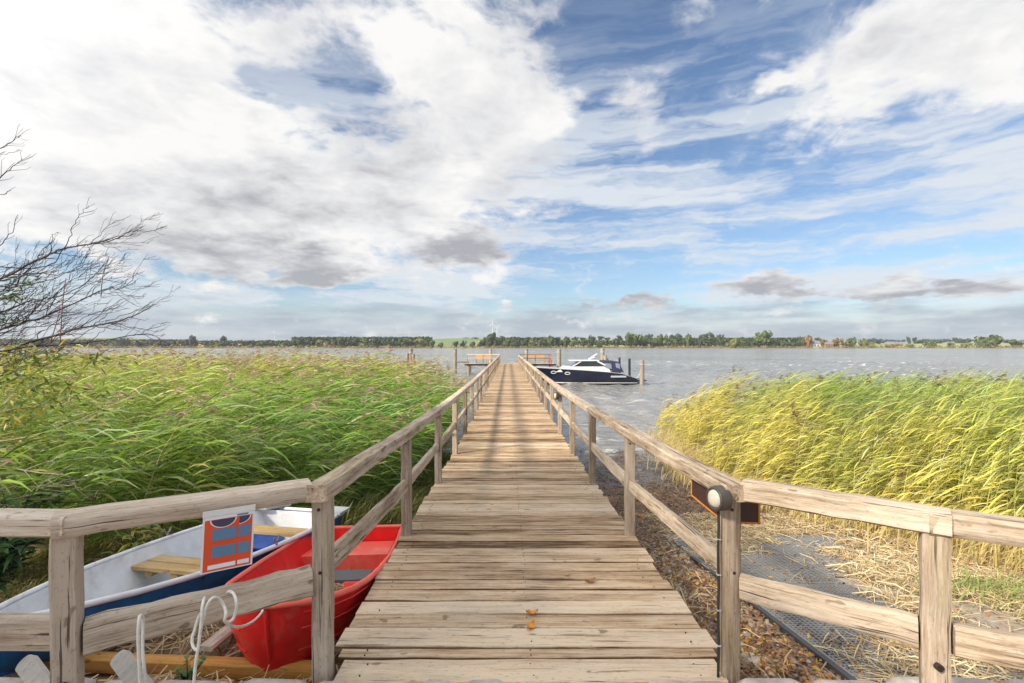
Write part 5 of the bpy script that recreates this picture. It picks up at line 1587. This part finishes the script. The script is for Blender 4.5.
# ------------------------------------------------------------------ grid mats on the ramp
def grid_mat(x0, x1, y0, y1, cell, m_, lab, h=.022, bar=.009, edge=False, fill=False):
    t_ = thing('ground_mat', lab, 'mat', ((x0 + x1) / 2, (y0 + y1) / 2, gzf((x0 + x1) / 2, (y0 + y1) / 2)), 'mats laid on the ramp')
    Z = lambda xx, yy: gzf(1.9, yy) + .004
    q = MB()
    nb = int((x1 - x0) / cell)
    ysg = np.linspace(y0, y1, max(3, int((y1 - y0) / .5)))
    for i in range(1, nb):
        x_ = x0 + (x1 - x0) * i / nb
        q.loft([[(x_ - bar / 2, yy, Z(x_, yy)), (x_ - bar / 2, yy, Z(x_, yy) + h), (x_ + bar / 2, yy, Z(x_, yy) + h), (x_ + bar / 2, yy, Z(x_, yy))] for yy in ysg])
    nb2 = int((y1 - y0) / cell)
    for i in range(1, nb2):
        yy = y0 + (y1 - y0) * i / nb2
        z_ = Z(0, yy)
        q.add([(x0, yy - bar / 2, z_), (x0, yy - bar / 2, z_ + h - .002), (x0, yy + bar / 2, z_ + h - .002), (x0, yy + bar / 2, z_), (x1, yy - bar / 2, z_), (x1, yy - bar / 2, z_ + h - .002), (x1, yy + bar / 2, z_ + h - .002), (x1, yy + bar / 2, z_)], [(0, 1, 5, 4), (1, 2, 6, 5), (2, 3, 7, 6)])
    q.build('grid', M[m_], t_)
    if fill:
        q = MB(); q.loft([[(x0, yy, Z(0, yy) + .003), (x1, yy, Z(0, yy) + .003)] for yy in ysg]); q.build('backing', M['mat_dark'], t_)
    q = MB()
    fw = .014
    for xa in (x0, x1): q.loft([[(xa - fw, yy, Z(xa, yy) - .002), (xa - fw, yy, Z(xa, yy) + h + .003), (xa + fw, yy, Z(xa, yy) + h + .003), (xa + fw, yy, Z(xa, yy) - .002)] for yy in ysg], caps=(False, False))
    for yy in (y0, y1): q.box(((x0 + x1) / 2, yy, Z(0, yy) + h / 2), (x1 - x0 - .03, .02, h))
    q.build('frame', M[m_], t_)
    if edge:
        q = MB(); q.loft([[(x0 - .055, yy, Z(0, yy) - .06), (x0 - .055, yy, Z(0, yy) + .035), (x0 - .016, yy, Z(0, yy) + .035), (x0 - .016, yy, Z(0, yy) - .06)] for yy in np.linspace(2.55, 5.35, 8)], closed=True, caps=(True, True)); q.build('edge_strip', M['steel_edge'], t_)


grid_mat(1.96, 3.02, 2.58, 4.45, .036, 'galv', 'near steel grid mat with dark raised edge strip beside the gravel', edge=True)
grid_mat(1.96, 3.00, 4.52, 6.05, .050, 'galv', 'dark rubber-backed grid mat behind the right corner post', h=.018, fill=True)
grid_mat(3.06, 4.22, 4.75, 6.30, .060, 'galv', 'pale worn grid mat nearest the yellow reeds', h=.014, bar=.012, fill=True)

# ------------------------------------------------------------------ kerb stones along the path edge
sx_ = -3.3
k = 0
R5 = random.Random(8)
while sx_ < 2.6:
    w_ = R5.uniform(.20, .42)
    q = MB(); st_ = random.getstate()
    zt = 1.618 + R5.uniform(-.010, .010)
    if -1.05 < sx_ + w_ / 2 < 1.15: zt = 1.611 + R5.uniform(-.006, .004)
    q.box((sx_ + w_ / 2, 2.345 + R5.uniform(-.008, .008), zt - .16), (w_ - .018, .125, .32), rot=R5.uniform(-.03, .03), bev=.028, tint=R5.random())
    q.v = [(a + R5.uniform(-.005, .005), b_ + R5.uniform(-.005, .005), c_ + R5.uniform(-.005, .005)) for a, b_, c_ in q.v]
    o = q.build('kerb_stone', M['stone'], None, 50, org=(sx_ + w_ / 2, 2.345, 1.3))
    xm = sx_ + w_ / 2
    where = 'left of the pier' if xm < -1.0 else ('at the foot of the pier deck' if xm < 1.15 else 'right of the pier')
    tag(o, f'rough granite kerb stone set in the row {where}', 'kerb stone', f'granite kerb stones {where}')
    sx_ += w_; k += 1

# ------------------------------------------------------------------ leaves on the deck
def deck_leaf(px, py, s_, m_, lab, a=0.0):
    Y = 3.4
    for _ in range(6): Y = (CAMZ - deckz(Y)) * F / (py - 346.5)
    X_ = (px - 512) / F * Y; z = deckz(Y) + .006
    n = 9; V = []
    for i in range(n):
        t = i / (n - 1); w_ = s_ * .42 * math.sin(math.pi * min(1, t * 1.02)) ** .8
        lx = (t - .5) * s_ * 1.6
        for sg in (-1, 0, 1): V.append(Vector((X_ + math.cos(a) * lx - math.sin(a) * w_ * sg, Y + math.sin(a) * lx + math.cos(a) * w_ * sg, z + abs(sg) * .012 + .018 * (t - .5) ** 2 * 4)))
    Fc = [(i * 3 + j, i * 3 + j + 1, i * 3 + j + 4, i * 3 + j + 3) for i in range(n - 1) for j in range(2)]
    q = MB(); q.add(V, Fc); o = q.build('fallen_leaf', M[m_], None, 60, org=(X_, Y, z)); tag(o, lab, 'leaf', 'fallen leaves on the deck')


deck_leaf(531, 629, .055, 'orange_leaf', 'orange leaf on the deck, nearest the camera', 1.1)
deck_leaf(532, 615, .048, 'orange_leaf', 'orange-yellow leaf just beyond the nearest deck leaf', .2)
deck_leaf(590, 583, .055, 'brown_leaf', 'small brown leaf on the right half of the deck', .4)
deck_leaf(641, 518, .075, 'brown_leaf', 'brown leaf at the right deck edge beside a railing post', .7)


# ------------------------------------------------------------------ willow with bare branches at the left edge
tree = thing('willow_tree', 'windswept willow with bare purple-brown branches reaching in from the left', 'tree', (-7.6, 1.6, 1.5))
R7 = random.Random(77)
q = MB(); q.tube(chain([(-7.6, 1.6, 1.2), (-7.5, 1.65, 2.2), (-7.2, 1.9, 3.3), (-7.0, 1.7, 4.6), (-7.1, 1.2, 6.0), (-7.0, .8, 7.4)], 4), [.26 - .009 * i for i in range(21)], 10); q.build('trunk', M['bark'], tree, 60)


def branch(mb, pts, r0, r1, twigs=10, tl=.5, spread=.45, depth=0, upb=.35):
    P = chain(pts, 5); n = len(P)
    P = [p + Vector((R7.gauss(0, .008), R7.gauss(0, .008), R7.gauss(0, .008))) for p in P]
    mb.tube(P, [r0 + (r1 - r0) * (i / (n - 1)) ** .8 for i in range(n)], 5)
    for k in range(twigs):
        i = R7.randrange(int(n * .22), n - 1); p = P[i]
        d = (P[min(i + 2, n - 1)] - P[max(i - 1, 0)]).normalized()
        s_ = Vector((R7.gauss(.5, .8), R7.gauss(0, .8), R7.gauss(0, .8) + upb)); s_ = (s_ - d * s_.dot(d)).normalized()
        L = tl * R7.uniform(.45, 1.25) * (1 - .45 * i / n)
        e = p + d * L * .75 + s_ * L * spread
        mid = p + d * L * .33 + s_ * L * spread * .45
        e2 = e + (d * .9 + Vector((.2, 0, .12))).normalized() * L * .25
        rr = max(.0022, (r0 + (r1 - r0) * i / n) * .5)
        if depth < 1 and L > .25: branch(mb, [p, mid, e, e2], rr, .0016, 4, L * .5, spread, depth + 1, upb)
        else: mb.tube([p, mid, e, e2], [rr, rr * .8, .002, .0014], 4)


ROOT = Vector((-7.2, 1.9, 3.1))
BR = [([(-70, 335, 6.0), (0, 281, 6.3), (42, 258, 6.4), (63, 249, 6.4), (95, 243, 6.5), (118, 238, 6.5), (134, 229, 6.5)], .020, 13, .8),
      ([(30, 268, 6.3), (63, 249, 6.4), (72, 230, 6.3), (80, 215, 6.3), (88, 206, 6.3)], .007, 6, .4),
      ([(-60, 380, 5.6), (0, 331, 5.9), (45, 316, 6.0), (98, 292, 6.1), (120, 288, 6.1), (136, 281, 6.1)], .016, 15, .8),
      ([(-60, 400, 5.4), (0, 354, 5.6), (70, 331, 5.8), (116, 322, 5.9), (140, 313, 5.9), (158, 304, 5.9)], .018, 16, .85),
      ([(-60, 370, 5.2), (0, 352, 5.4), (60, 345, 5.6), (105, 341, 5.7), (150, 334, 5.7), (162, 346, 5.7)], .014, 12, .6),
      ([(-50, 350, 5.6), (-5, 315, 5.8), (35, 300, 5.9), (60, 296, 5.9), (90, 280, 5.9), (105, 262, 5.9)], .013, 13, .6),
      ([(-50, 330, 6.0), (-10, 300, 6.0), (20, 279, 6.1), (35, 262, 6.1), (60, 250, 6.1)], .012, 10, .5),
      ([(-50, 310, 6.0), (-15, 262, 6.0), (0, 246, 6.1), (12, 232, 6.1), (18, 215, 6.1)], .010, 5, .3),
      ([(-60, 200, 6.0), (-20, 165, 6.0), (0, 150, 6.1), (14, 140, 6.1), (21, 136, 6.1)], .012, 7, .35),
      ([(-60, 215, 6.0), (-20, 192, 6.0), (0, 176, 6.1), (12, 168, 6.1), (22, 158, 6.1)], .012, 8, .35),
      ([(-50, 220, 6.0), (-15, 200, 6.0), (0, 195, 6.1), (12, 190, 6.1)], .009, 4, .25)]
for k in range(16):                                                  # the thicket of fine shoots low at the left edge
    y0 = R7.uniform(285, 400); y1 = y0 - R7.uniform(25, 75); x1 = R7.uniform(35, 135) * (1 if y0 > 320 else .7); d0 = R7.uniform(4.9, 6.2)
    y1 = max(y1, 262)
    BR.append(([(-80, y0 + 12, d0), (-20, y0 - 4, d0 + .1), (x1 * .4, (y0 + y1) / 2 + R7.uniform(-2, 8), d0 + .2), (x1 * .75, y1 + 10, d0 + .25), (x1, y1, d0 + .3)], R7.uniform(.006, .011), 7, .6))
for pts, r0, tw, tl in BR:
    q = MB(); W_ = [at(*p) for p in pts]
    branch(q, [ROOT + (W_[0] - ROOT) * .0, ROOT + (W_[0] - ROOT) * .55 + Vector((0, 0, .25))] + W_, r0 * 1.25, .0025, tw * 2, tl * .8)
    q.build('branch', M['twig'], tree, 60)
for pts in ([(60, 345, 5.3), (63, 300, 5.3), (66, 278, 5.3)], [(50, 344, 5.3), (58, 318, 5.3), (60, 306, 5.3)], [(101, 297, 5.9), (103, 275, 5.9), (109, 256, 5.9)]):
    q = MB(); W_ = [at(*p) for p in pts]; q.tube(chain(W_, 4), [.0055 - .0003 * i for i in range(len(chain(W_, 4)))], 5); q.build('sucker_shoot', M['twig_red'], tree, 60)
for pts, r0 in (([(-40, 418, 5.0), (0, 412, 5.2), (55, 402, 5.5), (95, 392, 5.7)], .010), ([(-40, 452, 4.6), (0, 442, 4.8), (60, 428, 5.0), (105, 408, 5.3), (130, 397, 5.4)], .010), ([(-40, 460, 4.3), (0, 466, 4.4), (62, 476, 4.5), (72, 484, 4.6), (82, 491, 4.6)], .009), ([(-30, 496, 4.2), (0, 488, 4.3), (40, 487, 4.5), (70, 478, 4.6)], .007), ([(-30, 515, 4.2), (0, 500, 4.3), (30, 494, 4.5), (60, 470, 4.7), (100, 452, 4.9)], .006), ([(-40, 392, 5.4), (20, 388, 5.6), (90, 372, 5.8), (120, 380, 5.9)], .008)):
    q = MB(); W_ = [at(*p) for p in pts]; branch(q, [Vector((-7.3, 1.9, 2.2)), Vector((-6.6, 2.6, 2.35))] + W_, r0 * 1.2, .002, 6, .35, .5, 0, 0.0); q.build('dry_branch', M['twig_pale'], tree, 60)


def leaf_cloud(pts, seed, ln, wd, cols, par, nm):
    r = np.random.default_rng(seed); n = len(pts); p = np.array(pts)
    d = r.normal(size=(n, 3)) + np.array([.8, .2, -.3]); d /= np.linalg.norm(d, axis=1, keepdims=True)
    s = np.cross(d, r.normal(size=(n, 3))); s /= np.linalg.norm(s, axis=1, keepdims=True)
    l = ln * r.uniform(.6, 1.3, (n, 1)); w_ = wd * r.uniform(.7, 1.2, (n, 1))
    V = np.stack([p, p + d * l * .45 - s * w_, p + d * l, p + d * l * .45 + s * w_], 1).reshape(-1, 3) - np.array(ORG[par.name])
    c = np.array(cols)[r.integers(0, len(cols), n)] * r.uniform(.75, 1.25, (n, 1))
    o = np_mesh(nm, V, np.arange(n * 4).reshape(n, 4), M['leaf'], np.repeat(c, 4, 0)); o.parent = par; return o


# crown, mostly beyond the left edge of the picture, and its big limbs
rr = np.random.default_rng(9); L = []
for c_, R_, n_ in (((-6.9, .8, 7.2), (1.9, 2.3, 1.5), 13000), ((-7.4, -.8, 6.2), (2.0, 1.8, 1.6), 8000), ((-6.6, -2.4, 6.6), (1.6, 1.5, 1.4), 6000)):
    d = rr.normal(size=(n_, 3)); d /= np.linalg.norm(d, axis=1, keepdims=True)
    cl = rr.integers(0, 60, n_); cen_ = rr.normal(size=(60, 3)); cen_ /= np.linalg.norm(cen_, axis=1, keepdims=True); cen_ *= rr.uniform(.45, .95, (60, 1))
    pp = (cen_[cl] + d * rr.uniform(0, .25, (n_, 1))) * np.array(R_) + np.array(c_)
    L.append(pp)
L = np.concatenate(L); L = L[(L[:, 1] < -L[:, 0] * .80)]
leaf_cloud(L, 10, .17, .026, [(.07, .13, .03), (.11, .17, .04), (.16, .20, .06)], tree, 'crown')
for e in ((-6.2, .9, 7.9), (-7.6, -1.4, 6.6), (-6.3, 2.6, 6.1), (-8.4, 1.8, 5.4)):
    q = MB(); q.tube(chain([(-7.05, 1.5, 4.2), Vector((-7.05, 1.5, 4.4)).lerp(Vector(e), .5) + Vector((0, 0, .25)), e], 5), [.11 - .008 * i for i in range(11)], 7); q.build('limb', M['bark'], tree, 60)
# feathery green sprays and yellow leaves low at the left edge
L = []
for px, py, sx, sy, n_, Y in ((8, 296, 10, 3, 60, 5.9), (24, 282, 8, 3, 26, 6.0), (4, 318, 8, 4, 45, 5.8)):
    for k in range(n_): L.append(at(rr.normal(px, sx), rr.normal(py, sy), Y + rr.normal(0, .12)))
leaf_cloud([tuple(p) for p in L], 12, .10, .010, [(.07, .12, .03), (.11, .16, .04)], tree, 'low_leaves')
L = []
for px, py, sx, sy, n_, Y in ((14, 354, 22, 7, 110, 5.5), (60, 358, 30, 5, 70, 5.7), (105, 360, 26, 4, 40, 5.9), (25, 385, 25, 12, 220, 5.4), (60, 400, 30, 12, 160, 5.6), (12, 430, 12, 20, 150, 5.0)):
    for k in range(n_): L.append(at(rr.normal(px, sx), rr.normal(py, sy), Y + rr.normal(0, .2)))
leaf_cloud([tuple(p) for p in L], 13, .11, .014, [(.16, .22, .04), (.34, .34, .06), (.48, .40, .07), (.11, .17, .035)], tree, 'low_leaves')


# ------------------------------------------------------------------ leafy weeds
def weed(name, c, n_, hgt, ln, wd, cols, lab, cat='plant', seed=1):
    r = np.random.default_rng(seed); c = Vector(c)
    t_ = thing(name, lab, cat, c)
    st = MB(); V = []; Q = []; col = []
    for k in range(n_):
        a = r.uniform(0, 6.283); L = hgt * r.uniform(.6, 1.15); lean = r.uniform(.1, .5)
        P = [c + Vector((math.cos(a) * lean * L * t * t + r.normal(0, .003), math.sin(a) * lean * L * t * t, L * t * (1 - .2 * t))) for t in (0, .35, .7, 1)]
        P = [p + Vector((r.normal(0, hgt * .0), 0, 0)) for p in P]
        st.tube(P, [.006, .005, .004, .002], 5)
        for j in range(9):
            t = r.uniform(.25, 1.0); i = min(2, int(t * 3)); p = P[i].lerp(P[i + 1], t * 3 - i)
            b_ = r.uniform(0, 6.283); d = Vector((math.cos(b_), math.sin(b_), r.uniform(-.2, .7))).normalized()
            s_ = d.cross(Vector((0, 0, 1))).normalized(); l = ln * r.uniform(.6, 1.2); w_ = wd * r.uniform(.7, 1.2)
            nn = len(V); o_ = c
            up = Vector((0, 0, .12 * l))
            V += [p - o_, p + d * l * .35 - s_ * w_ + up - o_, p + d * l * .75 - s_ * w_ * .7 - o_, p + d * l - Vector((0, 0, l * .25)) - o_, p + d * l * .75 + s_ * w_ * .7 - o_, p + d * l * .35 + s_ * w_ + up - o_, p + d * l * .5 - o_, p + d * l * .75 - Vector((0, 0, .05 * l)) - o_]
            Q += [(nn, nn + 1, nn + 6, nn + 5), (nn + 1, nn + 2, nn + 7, nn + 6), (nn + 6, nn + 7, nn + 4, nn + 5), (nn + 2, nn + 3, nn + 4, nn + 7)]
            cc = np.array(cols[r.integers(0, len(cols))]) * r.uniform(.75, 1.25)
            col += [cc] * 8
    st.build('stems', M['leaf'] if False else M['twig'], t_)
    o = np_mesh('leaves', np.array([tuple(v) for v in V]), np.array(Q), M['leaf'], np.array(col)); o.parent = t_


GC = [(.05, .11, .03), (.08, .16, .04), (.06, .13, .05)]
weed('leafy_weed', (-3.95, 3.75, 1.16), 26, .95, .17, .024, GC, 'dark green leafy weed clump behind the blue bow, left of the near post', seed=3)
weed('leafy_weed', (-4.5, 4.5, 1.05), 26, 1.05, .18, .024, GC, 'dark green leafy weed clump at the left edge under the reeds', seed=4)
weed('leafy_weed', (-3.55, 4.75, 1.0), 16, .55, .14, .02, [(.12, .18, .04), (.30, .26, .06)], 'yellowing leafy weed clump behind the blue boat', seed=5)
weed('leafy_weed', (-1.60, 2.46, 1.50), 6, .16, .055, .012, [(.10, .20, .04), (.16, .26, .06)], 'tiny green weed at the kerb between rope and red bow', seed=6)
weed('leafy_weed', (-1.75, 9.2, .3), 14, .75, .16, .016, [(.09, .16, .03), (.14, .21, .04)], 'green weed clump in the dark gap beside the left railing', seed=7)


# ------------------------------------------------------------------ damp lake air
hm = bpy.data.materials.new('lake_haze'); hm.use_nodes = True; hm.node_tree.nodes.clear(); H = NT(hm.node_tree)
ho = H.new('ShaderNodeOutputMaterial'); hv = H.new('ShaderNodeVolumePrincipled')
hv.inputs['Color'].default_value = (.82, .88, .95, 1); hv.inputs['Density'].default_value = .00010; hv.inputs['Anisotropy'].default_value = .2
H.l.new(hv.outputs[0], ho.inputs['Volume'])
q = MB(); q.box((0, 1300, 55), (6800, 3000, 130))
q.build('haze', hm, None); tag(bpy.data.objects['haze'], 'thin pale haze over the lake', 'haze', kind='stuff')
